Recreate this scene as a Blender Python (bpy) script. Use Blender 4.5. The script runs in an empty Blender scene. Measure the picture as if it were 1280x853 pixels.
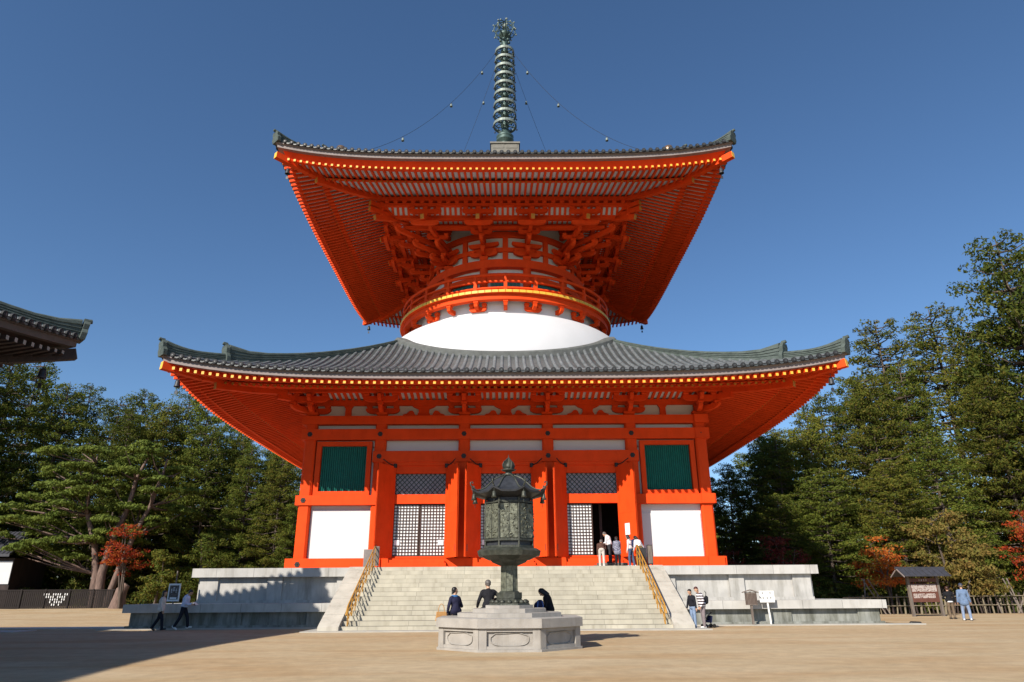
import bpy, bmesh, math, random
from math import sin, cos, pi, radians, sqrt, atan2, hypot
from mathutils import Vector as V, Matrix as M4
R = random.Random(7)

# ------------------------------------------------------------------ camera, sky, sun, exposure
S = bpy.context.scene
COL = S.collection
cam = bpy.data.objects.new('camera', bpy.data.cameras.new('camera')); COL.objects.link(cam)
S.camera = cam
TH, YAW, ROLL = radians(20.07), radians(.56), radians(.38)
f = V((sin(YAW)*cos(TH), cos(YAW)*cos(TH), sin(TH))); r = V((cos(YAW), -sin(YAW), 0)); u = r.cross(f)
r2 = r*cos(ROLL)-u*sin(ROLL); u2 = u*cos(ROLL)+r*sin(ROLL)
cam.matrix_world = M4(((r2.x, u2.x, -f.x, 0), (r2.y, u2.y, -f.y, -51.85), (r2.z, u2.z, -f.z, 1.42), (0, 0, 0, 1)))
cam.data.sensor_width = 36; cam.data.lens = 865/1280*36
cam.data.clip_start = .1; cam.data.clip_end = 3000
SUN_AZ, SUN_EL = radians(34), radians(34)       # light travels towards +x, +y
wd = bpy.data.worlds.new('World'); S.world = wd; wd.use_nodes = True
nt = wd.node_tree; bg = nt.nodes['Background']
sk = nt.nodes.new('ShaderNodeTexSky'); sk.sky_type = 'NISHITA'; sk.sun_disc = False
sk.sun_elevation = SUN_EL; sk.sun_rotation = pi+SUN_AZ; sk.altitude = 900; sk.air_density = 1.0; sk.dust_density = 0.1; sk.ozone_density = 3.6
hs_ = nt.nodes.new('ShaderNodeHueSaturation'); hs_.inputs['Saturation'].default_value = 1.09
nt.links.new(sk.outputs[0], hs_.inputs['Color']); nt.links.new(hs_.outputs[0], bg.inputs[0]); bg.inputs[1].default_value = .098
sl = bpy.data.lights.new('sun', 'SUN'); sl.energy = 5.0; sl.angle = radians(.53); sl.color = (1, .93, .82)
so = bpy.data.objects.new('sun', sl); COL.objects.link(so)
so.rotation_euler = V((sin(SUN_AZ)*cos(SUN_EL), cos(SUN_AZ)*cos(SUN_EL), -sin(SUN_EL))).to_track_quat('-Z', 'Y').to_euler()
S.view_settings.view_transform = 'Standard'; S.view_settings.look = 'None'
S.view_settings.exposure = .45; S.view_settings.gamma = 1
S.render.engine = 'CYCLES'
S.cycles.max_bounces = 6; S.cycles.diffuse_bounces = 2; S.cycles.transparent_max_bounces = 8

# ------------------------------------------------------------------ materials
def mat(name, col, rough=.6, var=.12, scale=3.0, bump=0.0, bscale=20, metal=0, col2=None, spec=.4, stretch=(1, 1, 1), extra=None):
    m = bpy.data.materials.new(name); m.use_nodes = True
    n = m.node_tree; b = n.nodes['Principled BSDF']; L = n.links.new
    b.inputs['Roughness'].default_value = rough; b.inputs['Metallic'].default_value = metal
    b.inputs['Specular IOR Level'].default_value = spec
    tc = n.nodes.new('ShaderNodeTexCoord'); mp = n.nodes.new('ShaderNodeMapping'); L(tc.outputs['Object'], mp.inputs[0])
    mp.inputs['Scale'].default_value = stretch
    no = n.nodes.new('ShaderNodeTexNoise'); no.inputs['Scale'].default_value = scale; no.inputs['Detail'].default_value = 6
    L(mp.outputs[0], no.inputs[0])
    rp = n.nodes.new('ShaderNodeMapRange'); rp.inputs[1].default_value = .3; rp.inputs[2].default_value = .7
    L(no.outputs[0], rp.inputs[0])
    mx = n.nodes.new('ShaderNodeMix'); mx.data_type = 'RGBA'
    c2 = col2 or tuple(c*(1+var) for c in col)
    c1 = col if col2 else tuple(c*(1-var) for c in col)
    mx.inputs[6].default_value = (*c1, 1); mx.inputs[7].default_value = (*c2, 1)
    L(rp.outputs[0], mx.inputs[0]); L(mx.outputs[2], b.inputs['Base Color'])
    if bump:
        n2 = n.nodes.new('ShaderNodeTexNoise'); n2.inputs['Scale'].default_value = bscale; n2.inputs['Detail'].default_value = 4
        L(mp.outputs[0], n2.inputs[0])
        bp = n.nodes.new('ShaderNodeBump'); bp.inputs['Strength'].default_value = bump; bp.inputs['Distance'].default_value = .02
        L(n2.outputs[0], bp.inputs['Height']); L(bp.outputs[0], b.inputs['Normal'])
    if extra: extra(n, b, mx, tc, L)
    return m

def bricks(w, h, mort, dark, swz='xz', off=(0, 0), amt=.75, vary=.12):
    """joints between stone blocks, drawn along one object plane"""
    def ex(n, b, mx, tc, L):
        sx = n.nodes.new('ShaderNodeSeparateXYZ'); cx = n.nodes.new('ShaderNodeCombineXYZ'); L(tc.outputs['Object'], sx.inputs[0])
        if swz == 'both':
            ad = n.nodes.new('ShaderNodeMath'); ad.operation = 'ADD'; L(sx.outputs[0], ad.inputs[0]); L(sx.outputs[1], ad.inputs[1])
            a = ad.outputs[0]; c = sx.outputs[2]
        else:
            a = sx.outputs['xyz'.index(swz[0])]; c = sx.outputs['xyz'.index(swz[1])]
        m1 = n.nodes.new('ShaderNodeMath'); m1.operation = 'ADD'; m1.inputs[1].default_value = off[0]+100*w; L(a, m1.inputs[0])
        m2 = n.nodes.new('ShaderNodeMath'); m2.operation = 'ADD'; m2.inputs[1].default_value = off[1]+100*h; L(c, m2.inputs[0])
        L(m1.outputs[0], cx.inputs[0]); L(m2.outputs[0], cx.inputs[1])
        br = n.nodes.new('ShaderNodeTexBrick'); L(cx.outputs[0], br.inputs[0])
        br.inputs['Scale'].default_value = 1; br.inputs['Mortar Size'].default_value = mort; br.inputs['Mortar Smooth'].default_value = .3
        br.inputs['Brick Width'].default_value = w; br.inputs['Row Height'].default_value = h; br.offset = .37; br.offset_frequency = 3
        br.inputs['Color1'].default_value = (1-vary, 1-vary, 1-vary*1.1, 1); br.inputs['Color2'].default_value = (1+vary*.5, 1+vary*.5, 1+vary*.4, 1)
        br.inputs['Mortar'].default_value = (dark, dark, dark, 1)
        mm = n.nodes.new('ShaderNodeMix'); mm.data_type = 'RGBA'; mm.blend_type = 'MULTIPLY'; mm.inputs[0].default_value = amt
        L(mx.outputs[2], mm.inputs[6]); L(br.outputs['Color'], mm.inputs[7]); L(mm.outputs[2], b.inputs['Base Color'])
        b_stain(n, b, mm, tc, L)
    return ex

def b_stain(n, b, mx, tc, L, lo=.5, hi=.75, col=(.45, .42, .36), amt=.55, sc=(1.3, 1.3, .22)):
    mp = n.nodes.new('ShaderNodeMapping'); mp.inputs['Scale'].default_value = sc; L(tc.outputs['Object'], mp.inputs[0])
    no = n.nodes.new('ShaderNodeTexNoise'); no.inputs['Scale'].default_value = 2.2; no.inputs['Detail'].default_value = 7; no.inputs['Roughness'].default_value = .65
    L(mp.outputs[0], no.inputs[0])
    rr = n.nodes.new('ShaderNodeMapRange'); rr.inputs[1].default_value = lo; rr.inputs[2].default_value = hi; rr.inputs[4].default_value = amt
    L(no.outputs[0], rr.inputs[0])
    m3 = n.nodes.new('ShaderNodeMix'); m3.data_type = 'RGBA'; m3.blend_type = 'MULTIPLY'
    L(rr.outputs[0], m3.inputs[0]); L(mx.outputs[2], m3.inputs[6]); m3.inputs[7].default_value = (*col, 1)
    L(m3.outputs[2], b.inputs['Base Color'])

def foliage_mat(name, c1, c2, c3, scale=.5, trans=.25):
    m = bpy.data.materials.new(name); m.use_nodes = True
    n = m.node_tree; L = n.links.new; b = n.nodes['Principled BSDF']; out = n.nodes['Material Output']
    tc = n.nodes.new('ShaderNodeTexCoord'); no = n.nodes.new('ShaderNodeTexNoise'); no.inputs['Scale'].default_value = scale; no.inputs['Detail'].default_value = 3
    L(tc.outputs['Object'], no.inputs[0])
    oi = n.nodes.new('ShaderNodeObjectInfo'); ge = n.nodes.new('ShaderNodeNewGeometry')
    r0 = n.nodes.new('ShaderNodeMapRange'); r0.inputs[1].default_value = .35; r0.inputs[2].default_value = .65; L(no.outputs[0], r0.inputs[0])
    mx = n.nodes.new('ShaderNodeMix'); mx.data_type = 'RGBA'; L(r0.outputs[0], mx.inputs[0])
    mx.inputs[6].default_value = (*c1, 1); mx.inputs[7].default_value = (*c2, 1)
    m2 = n.nodes.new('ShaderNodeMix'); m2.data_type = 'RGBA'; L(mx.outputs[2], m2.inputs[6]); m2.inputs[7].default_value = (*c3, 1)
    pw = n.nodes.new('ShaderNodeMath'); pw.operation = 'POWER'; pw.inputs[1].default_value = 2.5; L(ge.outputs['Random Per Island'], pw.inputs[0]); L(pw.outputs[0], m2.inputs[0])
    hs = n.nodes.new('ShaderNodeHueSaturation'); L(m2.outputs[2], hs.inputs['Color'])
    vr = n.nodes.new('ShaderNodeMapRange'); vr.inputs[3].default_value = .75; vr.inputs[4].default_value = 1.25; L(oi.outputs['Random'], vr.inputs[0]); L(vr.outputs[0], hs.inputs['Value'])
    L(hs.outputs[0], b.inputs['Base Color']); b.inputs['Roughness'].default_value = .7; b.inputs['Specular IOR Level'].default_value = .08
    tr = n.nodes.new('ShaderNodeBsdfTranslucent'); L(hs.outputs[0], tr.inputs[0])
    ms = n.nodes.new('ShaderNodeMixShader'); ms.inputs[0].default_value = trans; L(b.outputs[0], ms.inputs[1]); L(tr.outputs[0], ms.inputs[2]); L(ms.outputs[0], out.inputs[0])
    return m

RED = mat('vermilion_paint', (.76, .066, .009), .65, .09, 1.1, .08, 30, spec=.12, extra=lambda n, b, mx, tc, L: b_stain(n, b, mx, tc, L, .5, .75, (.82, .7, .7), .6, (1.5, 1.5, .5)))
REDD = mat('vermilion_deep', (.52, .04, .009), .5, .1, 1.5)
WHITE = mat('white_plaster', (.66, .655, .65), .9, .03, .6, .05, 12)
def dome_ex(n, b, mx, tc, L): b_stain(n, b, mx, tc, L, .66, .74, (.6, .6, .62), .5, (3, 3, 3))
DOME = mat('white_dome_plaster', (.56, .56, .575), .85, .03, .8, .06, 9, extra=dome_ex)
YEL = mat('yellow_end_paint', (.78, .45, .05), .5, .08, 6)
OCH = mat('ochre_end_paint', (.50, .22, .03), .5, .15, 6)
def tile_ex(n, b, mx, tc, L): b_stain(n, b, mx, tc, L, .45, .7, (.45, .52, .5), .7, (1, 1, 1))
TILE_E = mat('dark_tile_end', (.022, .023, .026), .7, .2, 4)
TILE = mat('grey_roof_tile', (.06, .067, .068), .42, .25, 2.0, .25, 14, spec=.6, extra=tile_ex)
TILEROW = mat('grey_roof_tile_roll', (.135, .148, .155), .5, .3, 3.0, .3, 9, spec=.6, extra=tile_ex)
RIDGE = mat('weathered_ridge', (.075, .095, .085), .75, .3, 3.5, .5, 16, stretch=(1, 1, 6), extra=tile_ex)
EAVEB = mat('grey_eave_board', (.24, .20, .19), .8, .12, 2)
GREEN = mat('green_lattice_paint', (.012, .17, .135), .5, .15, 4)
BROWN = mat('dark_brown_wood', (.045, .02, .013), .6, .25, 4, .2, 25)
IRON = mat('black_iron', (.03, .028, .026), .5, .2, 8, metal=.4)
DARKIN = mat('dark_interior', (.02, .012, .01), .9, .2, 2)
def bronze_ex(n, b, mx, tc, L): b_stain(n, b, mx, tc, L, .4, .62, (.5, .55, .48), .7, (2, 2, 1))
BRONZE = mat('weathered_bronze', (.075, .078, .064), .5, .35, 7, .5, 26, metal=.35, extra=bronze_ex)
BRONZE_R = mat('bronze_relief', (.13, .135, .10), .5, .6, 9, 1.0, 11, metal=.35)
BRONZE_D = mat('dark_bronze', (.045, .048, .055), .5, .25, 6, .3, 20, metal=.4)
VERD = mat('verdigris_bronze', (.06, .098, .09), .5, .25, 5, .3, 15, metal=.3)
VERD_L = mat('pale_verdigris', (.20, .235, .21), .55, .2, 5, .2, 15, metal=.2)
STONE_S = mat('stair_granite', (.45, .415, .335), .85, .12, 1.4, .25, 30, extra=bricks(2.05, .192857, .012, .45, 'xz', (0, .0)))
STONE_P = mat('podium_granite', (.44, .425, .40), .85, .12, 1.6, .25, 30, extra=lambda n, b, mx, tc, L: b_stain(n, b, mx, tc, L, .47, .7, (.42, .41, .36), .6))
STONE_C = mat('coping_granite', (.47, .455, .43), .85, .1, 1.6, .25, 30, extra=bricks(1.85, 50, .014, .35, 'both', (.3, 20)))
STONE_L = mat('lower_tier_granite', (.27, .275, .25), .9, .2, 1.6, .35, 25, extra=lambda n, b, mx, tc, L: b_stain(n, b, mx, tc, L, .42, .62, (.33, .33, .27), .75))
STONE_B = mat('lantern_base_granite', (.34, .315, .285), .85, .12, 2.5, .4, 45, extra=lambda n, b, mx, tc, L: b_stain(n, b, mx, tc, L, .5, .72, (.5, .46, .4), .5))
RAIL = mat('ochre_handrail', (.48, .24, .035), .4, .2, 6, metal=.2)
WOODG = mat('weathered_wood', (.16, .13, .11), .8, .3, 4, .4, 18, stretch=(3, 3, .5))
WOODB = mat('brown_board', (.12, .045, .03), .6, .15, 4)
ROOFD = mat('dark_metal_roof', (.045, .045, .055), .55, .2, 4)
OLDWOOD = mat('old_dark_wood', (.04, .026, .022), .75, .35, 3, .3, 14, stretch=(1, 1, .4))
PAPER = mat('white_paper', (.8, .8, .79), .9, .02, 4)
WPAINT = mat('white_paint', (.78, .78, .76), .5, .04, 4)
INK = mat('dark_lettering', (.04, .04, .05), .7, .1, 4)
PALEINK = mat('pale_lettering', (.62, .56, .52), .7, .1, 4)
BARK = mat('cedar_bark', (.10, .075, .06), .9, .3, 2, .8, 12, stretch=(4, 4, .6))
BARKP = mat('pine_bark', (.16, .105, .085), .9, .35, 2, .8, 12, stretch=(4, 4, 1))
LEAF_A = foliage_mat('cedar_foliage', (.050, .082, .014), (.105, .135, .02), (.17, .155, .028))
LEAF_B = foliage_mat('dark_cedar_foliage', (.045, .072, .014), (.095, .122, .018), (.15, .145, .025))
LEAF_C = foliage_mat('warm_cedar_foliage', (.062, .09, .015), (.12, .138, .021), (.19, .145, .028))
LEAF_P = foliage_mat('pine_needles', (.10, .14, .026), (.17, .20, .034), (.14, .18, .04))
LEAF_O = foliage_mat('orange_maple_leaves', (.42, .10, .018), (.38, .17, .03), (.45, .06, .015), 1.2, .35)
LEAF_R = foliage_mat('red_maple_leaves', (.40, .05, .018), (.30, .03, .02), (.40, .13, .02), 1.2, .35)
LEAF_Y = foliage_mat('olive_autumn_leaves', (.17, .14, .035), (.26, .16, .05), (.12, .13, .03), 1.2, .3)
LEAF_D = foliage_mat('maroon_leaves', (.12, .018, .02), (.2, .04, .03), (.06, .03, .02), 1.2, .3)
LEAF_S = foliage_mat('undergrowth_leaves', (.035, .06, .014), (.08, .10, .018), (.13, .11, .026), .8)

# ------------------------------------------------------------------ mesh builder
class MB:
    def __init__(s): s.v = []; s.f = []; s.m = []; s.s = []
    def add(s, vs, fs, mi=0, sm=False):
        o = len(s.v); s.v += [tuple(q) for q in vs]
        for q in fs: s.f.append(tuple(o+i for i in q)); s.m.append(mi); s.s.append(sm)
    def box(s, x0, x1, y0, y1, z0, z1, mi=0):
        s.add([(x0, y0, z0), (x1, y0, z0), (x1, y1, z0), (x0, y1, z0), (x0, y0, z1), (x1, y0, z1), (x1, y1, z1), (x0, y1, z1)],
              [(0, 3, 2, 1), (4, 5, 6, 7), (0, 1, 5, 4), (1, 2, 6, 5), (2, 3, 7, 6), (3, 0, 4, 7)], mi)
    def beam(s, p, q, w, h, mi=0, up=(0, 0, 1), endmi=None, w2=None, h2=None):
        p = V(p); q = V(q); d = (q-p).normalized(); u = V(up)
        a = d.cross(u)
        a = a.normalized() if a.length > 1e-6 else V((1, 0, 0)); b = a.cross(d).normalized()
        w2 = w if w2 is None else w2; h2 = h if h2 is None else h2
        vs = [p-a*w/2-b*h/2, p+a*w/2-b*h/2, p+a*w/2+b*h/2, p-a*w/2+b*h/2, q-a*w2/2-b*h2/2, q+a*w2/2-b*h2/2, q+a*w2/2+b*h2/2, q-a*w2/2+b*h2/2]
        fs = [(0, 1, 5, 4), (1, 2, 6, 5), (2, 3, 7, 6), (3, 0, 4, 7)]
        s.add(vs, fs, mi)
        s.add(vs, [(0, 3, 2, 1)], mi if endmi is None else endmi); s.add(vs, [(4, 5, 6, 7)], mi)
    def tube(s, pts, rads, n=8, mi=0, cap=True, sm=True):
        pts = [V(p) for p in pts]
        if not hasattr(rads, '__len__'): rads = [rads]*len(pts)
        vs = []; last = None
        for i, p in enumerate(pts):
            d = (pts[min(i+1, len(pts)-1)]-pts[max(i-1, 0)]).normalized()
            a = last if last is not None else (V((1, 0, 0)) if abs(d.x) < .8 else V((0, 1, 0)))
            a = (a-d*a.dot(d)).normalized(); last = a; b = d.cross(a)
            for k in range(n): t = 2*pi*k/n; vs.append(p+(a*cos(t)+b*sin(t))*rads[i])
        fs = [(i*n+k, i*n+(k+1) % n, (i+1)*n+(k+1) % n, (i+1)*n+k) for i in range(len(pts)-1) for k in range(n)]
        s.add(vs, fs, mi, sm)
        if cap:
            s.add(vs[:n], [tuple(range(n))[::-1]], mi); s.add(vs[-n:], [tuple(range(n))], mi)
    def lathe(s, prof, n=24, mi=0, c=(0, 0, 0), sm=True, a0=0, cap=False):
        vs = [(c[0]+r_*cos(a0+2*pi*k/n), c[1]+r_*sin(a0+2*pi*k/n), c[2]+z_) for r_, z_ in prof for k in range(n)]
        fs = [(i*n+k, i*n+(k+1) % n, (i+1)*n+(k+1) % n, (i+1)*n+k) for i in range(len(prof)-1) for k in range(n)]
        s.add(vs, fs, mi, sm)
        if cap:
            s.add(vs[:n], [tuple(range(n))[::-1]], mi); s.add(vs[-n:], [tuple(range(n))], mi)
    def prism(s, poly, o, ax, ay, az, depth, mi=0):
        """poly (a,b) in the plane ax,ay at o, extruded symmetric along az"""
        o = V(o); ax = V(ax); ay = V(ay); az = V(az); n = len(poly)
        vs = [o+ax*a+ay*b-az*depth/2 for a, b in poly]+[o+ax*a+ay*b+az*depth/2 for a, b in poly]
        s.add(vs, [tuple(range(n))[::-1], tuple(range(n, 2*n))]+[(i, (i+1) % n, n+(i+1) % n, n+i) for i in range(n)], mi)
    def xf(s, m):
        s.v = [tuple(m @ V(q)) for q in s.v]; return s
    def build(s, name, mats, parent=None, recalc=True, loc=None):
        me = bpy.data.meshes.new(name)
        me.from_pydata(s.v, [], s.f)
        if not isinstance(mats, (list, tuple)): mats = [mats]
        for m in mats: me.materials.append(m)
        me.polygons.foreach_set('material_index', s.m); me.polygons.foreach_set('use_smooth', s.s)
        if recalc:
            bm = bmesh.new(); bm.from_mesh(me); bmesh.ops.recalc_face_normals(bm, faces=bm.faces); bm.to_mesh(me); bm.free()
        me.update()
        o = bpy.data.objects.new(name, me); COL.objects.link(o)
        if parent is not None: o.parent = parent
        if loc: o.location = loc
        return o

def tag(o, label=None, cat=None, group=None, kind=None):
    if label: o['label'] = label
    if cat: o['category'] = cat
    if group: o['group'] = group
    if kind: o['kind'] = kind
    return o
def empty(name, label, cat, loc=(0, 0, 0), rz=0, group=None, parent=None):
    o = bpy.data.objects.new(name, None); COL.objects.link(o); o.location = loc; o.rotation_euler = (0, 0, rz); o.empty_display_size = .3
    if parent is not None: o.parent = parent
    return tag(o, label, cat, group)
def copy_tree(o, parent=None):
    c = o.copy(); COL.objects.link(c)
    if parent is not None: c.parent = parent
    for ch in list(o.children): copy_tree(ch, c)
    return c
def rotz(k): return M4.Rotation(k*pi/2, 4, 'Z')
def copy_part(o, rz=0, loc=None):
    c = o.copy(); COL.objects.link(c); c.parent = o.parent; c.rotation_euler = (0, 0, rz)
    if loc: c.location = loc
    return c

# ------------------------------------------------------------------ ground
def ground_ex(n, b, mx, tc, L):
    mp = n.nodes.new('ShaderNodeMapping'); mp.inputs['Scale'].default_value = (.14, .5, 1); mp.inputs['Rotation'].default_value = (0, 0, .08); L(tc.outputs['Object'], mp.inputs[0])
    no = n.nodes.new('ShaderNodeTexNoise'); no.inputs['Scale'].default_value = 1.1; no.inputs['Detail'].default_value = 8; no.inputs['Distortion'].default_value = .6; L(mp.outputs[0], no.inputs[0])
    rr = n.nodes.new('ShaderNodeMapRange'); rr.inputs[1].default_value = .42; rr.inputs[2].default_value = .68; L(no.outputs[0], rr.inputs[0])
    m3 = n.nodes.new('ShaderNodeMix'); m3.data_type = 'RGBA'; L(rr.outputs[0], m3.inputs[0]); L(mx.outputs[2], m3.inputs[6]); m3.inputs[7].default_value = (.42, .285, .155, 1)
    n3 = n.nodes.new('ShaderNodeTexNoise'); n3.inputs['Scale'].default_value = 60; n3.inputs['Detail'].default_value = 3; L(tc.outputs['Object'], n3.inputs[0])
    r3 = n.nodes.new('ShaderNodeMapRange'); r3.inputs[1].default_value = .3; r3.inputs[2].default_value = .7; r3.inputs[3].default_value = .78; r3.inputs[4].default_value = 1.2; L(n3.outputs[0], r3.inputs[0])
    m4 = n.nodes.new('ShaderNodeMix'); m4.data_type = 'RGBA'; m4.blend_type = 'MULTIPLY'; m4.inputs[0].default_value = 1; L(m3.outputs[2], m4.inputs[6]); L(r3.outputs[0], m4.inputs[7])
    n5 = n.nodes.new('ShaderNodeTexNoise'); n5.inputs['Scale'].default_value = 2.3; n5.inputs['Detail'].default_value = 9; n5.inputs['Roughness'].default_value = .7; L(tc.outputs['Object'], n5.inputs[0])
    r5 = n.nodes.new('ShaderNodeMapRange'); r5.inputs[1].default_value = .35; r5.inputs[2].default_value = .65; r5.inputs[3].default_value = .86; r5.inputs[4].default_value = 1.09; L(n5.outputs[0], r5.inputs[0])
    m6 = n.nodes.new('ShaderNodeMix'); m6.data_type = 'RGBA'; m6.blend_type = 'MULTIPLY'; m6.inputs[0].default_value = 1; L(m4.outputs[2], m6.inputs[6]); L(r5.outputs[0], m6.inputs[7])
    L(m6.outputs[2], b.inputs['Base Color'])
SAND = mat('packed_sand', (.495, .378, .24), .95, 0, .35, .5, 35, col2=(.44, .332, .203), spec=.15, extra=ground_ex)
SOIL = mat('forest_soil', (.07, .05, .032), 1, .35, .8, .6, 8, spec=.1)
def sstep(a, b, x): t = max(0, min(1, (x-a)/(b-a))); return t*t*(3-2*t)
def gz(x, y):
    z = .55*sstep(-2, 26, y)*sstep(-12, -34, x)
    z += 6*sstep(45, 160, y)+.25*sstep(38, 60, abs(x))
    return z
m = MB(); xs = [-900, -400, -200]+[-120+4*i for i in range(61)]+[200, 400, 900]; ys = [-300, -150, -80]+[-60+3*i for i in range(61)]+[200, 400, 900]
vs = [(x, y, gz(x, y)) for y in ys for x in xs]; nx = len(xs)
fs = []; mi = []
for j in range(len(ys)-1):
    for i in range(nx-1):
        fs = [(j*nx+i, j*nx+i+1, (j+1)*nx+i+1, (j+1)*nx+i)]
        cx = (xs[i]+xs[i+1])/2; cy = (ys[j]+ys[j+1])/2
        forest = (cx > 26 and cy > -4-.0*(cx)) or cy > 25 or cx > 38 or (cx < -42 and cy > 16)
        for q in fs: m.f.append(q); m.m.append(1 if forest else 0); m.s.append(True)
m.v = vs
tag(m.build('ground', [SAND, SOIL], recalc=False), kind='structure')
m = MB(); m.box(-28.5, -17.9, -16.6, -15.0, -.05, .035)
m.box(-40, -21, -19.6, -18.2, -.05, .03)
tag(m.build('path', mat('pale_paving', (.5, .46, .42), .9, .1, 2)), kind='structure')
m = MB(); m.box(-18.3, 18.9, -18.35, -17.72, -.05, .05); m.box(-8.3, 8.3, -21.75, -18.36, -.05, .045)
tag(m.build('pavement', mat('granite_apron', (.38, .36, .32), .9, .12, 1.5, .2, 25)), kind='structure')

# ------------------------------------------------------------------ podium
podium = empty('stone_podium', 'wide two-tiered granite podium with panelled walls carrying the vermilion pagoda', 'podium')
m = MB(); m.box(-15.25, 15.25, -15.15, 15.25, 1.06, 2.3); m.build('upper_core', STONE_P, podium)
m = MB(); m.box(-15.6, 15.6, -15.5, 15.6, 2.28, 2.7); m.build('coping', STONE_C, podium)
for sx in (-1, 1):
    for x in (15.25, 11.9, 8.45):
        m = MB(); m.box(min(sx*x, sx*(x-.9 if x > 12 else x-.75)), max(sx*x, sx*(x-.9 if x > 12 else x-.75)), -15.27, -15.148, 1.201, 2.279); m.build('pilaster', STONE_P, podium)
for x in (-15.0+i*5 for i in range(7)):
    for s in (-1, 1):
        m = MB(); m.box(s*15.35-.12 if s > 0 else -15.37, s*15.35+.02 if s > 0 else -15.23, x-.4 if x > -15 else -15.1, x+.4, 1.062, 2.278); m.build('pilaster', STONE_P, podium)
m = MB(); m.box(-15.3, 15.3, -15.33, -15.14, 1.061, 1.2); m.build('base_course', STONE_P, podium)
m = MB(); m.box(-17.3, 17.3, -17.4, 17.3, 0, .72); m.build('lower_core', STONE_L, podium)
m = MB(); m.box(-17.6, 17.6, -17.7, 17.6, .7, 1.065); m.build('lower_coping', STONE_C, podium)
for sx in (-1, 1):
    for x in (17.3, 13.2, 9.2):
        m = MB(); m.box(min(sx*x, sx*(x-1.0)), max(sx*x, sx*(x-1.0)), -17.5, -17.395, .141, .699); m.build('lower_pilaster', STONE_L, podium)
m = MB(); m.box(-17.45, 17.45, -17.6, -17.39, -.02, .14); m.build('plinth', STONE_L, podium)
# drain gap beside the stair: the dark slot
# ------------------------------------------------------------------ staircase
stair = empty('stone_staircase', 'broad pale granite staircase of fourteen steps rising to the pagoda doors', 'stairs')
N = 14; run = 5.4/N; rise = 2.7/N
for i in range(N):
    m = MB(); y0 = -20.95+i*run
    m.box(-6.88, 6.88, y0, y0+run+.03 if i < N-1 else -15.52, i*rise-.02 if i else 0, (i+1)*rise-(.002 if i == N-1 else 0))
    # worn nosing
    m.build('step', STONE_S, stair)
for s in (-1, 1):
    m = MB()
    prof = [(-21.2, 0), (-21.2, .18), (-20.9, .34), (-15.85, 2.72), (-15.52, 2.72), (-15.52, 0)]
    m.prism([(a, b) for a, b in prof], (s*7.31, 0, 0), (0, 1, 0), (0, 0, 1), (1, 0, 0), .86)
    o = m.build('side_slab', mat('cheek_granite', (.49, .455, .395), .85, .1, 1.4, .2, 30, extra=bricks(1.35, 40, .012, .5, 'yz', (0, 20))) if s < 0 else bpy.data.materials['cheek_granite'], stair)

# handrails
def handrail(s, label):
    h = empty('handrail', label, 'handrail', (s*6.62, 0, 0), group='handrails beside the stone staircase')
    def sy(y): return max(0, min(2.7, (y+20.95)/5.4*2.7))
    a, b = -20.9, -15.25
    za, zb = .28, 2.78
    P0 = lambda y, dz: (0, y, sy(y)+dz)
    m = MB()
    m.tube([(0, a-.22, .62), (0, a-.12, .82), (0, a+.05, sy(a)+.98), (0, b-.25, sy(b-.25)+.98), (0, b, 2.7+1.0)], .032, 8); m.build('top_rail', RAIL, h)
    for dz in (.62, .32):
        m = MB(); m.tube([P0(a+.05, dz+.05), P0(b-.25, dz+.05), (0, b, 2.7+dz+.07)], .02, 6); m.build('lower_rail', RAIL, h)
    for k in range(9):
        y = a+.12+k*(b-a-.15)/8
        m = MB(); m.tube([(0, y, sy(y)-.05), (0, y, sy(y)+.99)], .024, 6); m.build('post', RAIL, h)
        m = MB(); m.tube([(0, y, sy(y)+.18), (.0, y+.10, sy(y)+.12), (0, y+.26, sy(y)+.34), (0, y+.28, sy(y)+.5)], .013, 5); m.build('scroll', RAIL, h)
handrail(-1, 'ochre metal handrail on the left side of the stone stairs')
handrail(1, 'ochre metal handrail on the right side of the stone stairs')
# boxes at the stair top
def topbox(x, mt, label, nm, cat):
    t = empty(nm, label, cat, (x, -15.1, 2.702))
    m = MB(); m.box(-.36, .1, -.14, .14, 0, .88); m.build('cabinet', mt, t)
    m = MB(); m.box(.14, .42, -.18, -.06, .08, 1.02); m.box(.17, .39, -.2, -.182, .12, .98, 1); m.build('panel', [mt, WOODG], t)
    for i in range(2):
        m = MB(); m.box(.16+.2*i, .2+.2*i, -.16, .0, 0, .1); m.build('foot', IRON, t)
topbox(-6.85, mat('grey_cabinet', (.2, .17, .16), .7, .2, 5), 'grey wooden stand with a raised panel at the top left of the stone stairs', 'wooden_stand', 'stand')
topbox(7.0, mat('black_cabinet', (.03, .028, .03), .6, .2, 5), 'black wooden stand with a raised panel at the top right of the stone stairs', 'wooden_stand', 'stand')

# ------------------------------------------------------------------ PAGODA
pag = empty('pagoda', 'vermilion two-storied pagoda with white dome, grey tiled roofs and tall bronze spire', 'pagoda')

def section_sweep(m, sec, L_, D, mi=0, n=48, lf=None, closed=True):
    """sweep a closed (d,z) section round one side; mitred at the corners"""
    k = len(sec); vs = []
    for i in range(n+1):
        s = -1+2*i/n
        s = (abs(s)**.8)*(1 if s > 0 else -1)
        for d, z in sec:
            vs.append((s*d, -d, z+(lf(s*d, d) if lf else 0)))
    fs = [(i*k+j, i*k+(j+1) % k, (i+1)*k+(j+1) % k, (i+1)*k+j) for i in range(n) for j in range(k)]
    fs += [tuple(range(k)), tuple(n*k+j for j in range(k))[::-1]]
    m.add(vs, fs, mi)

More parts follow.
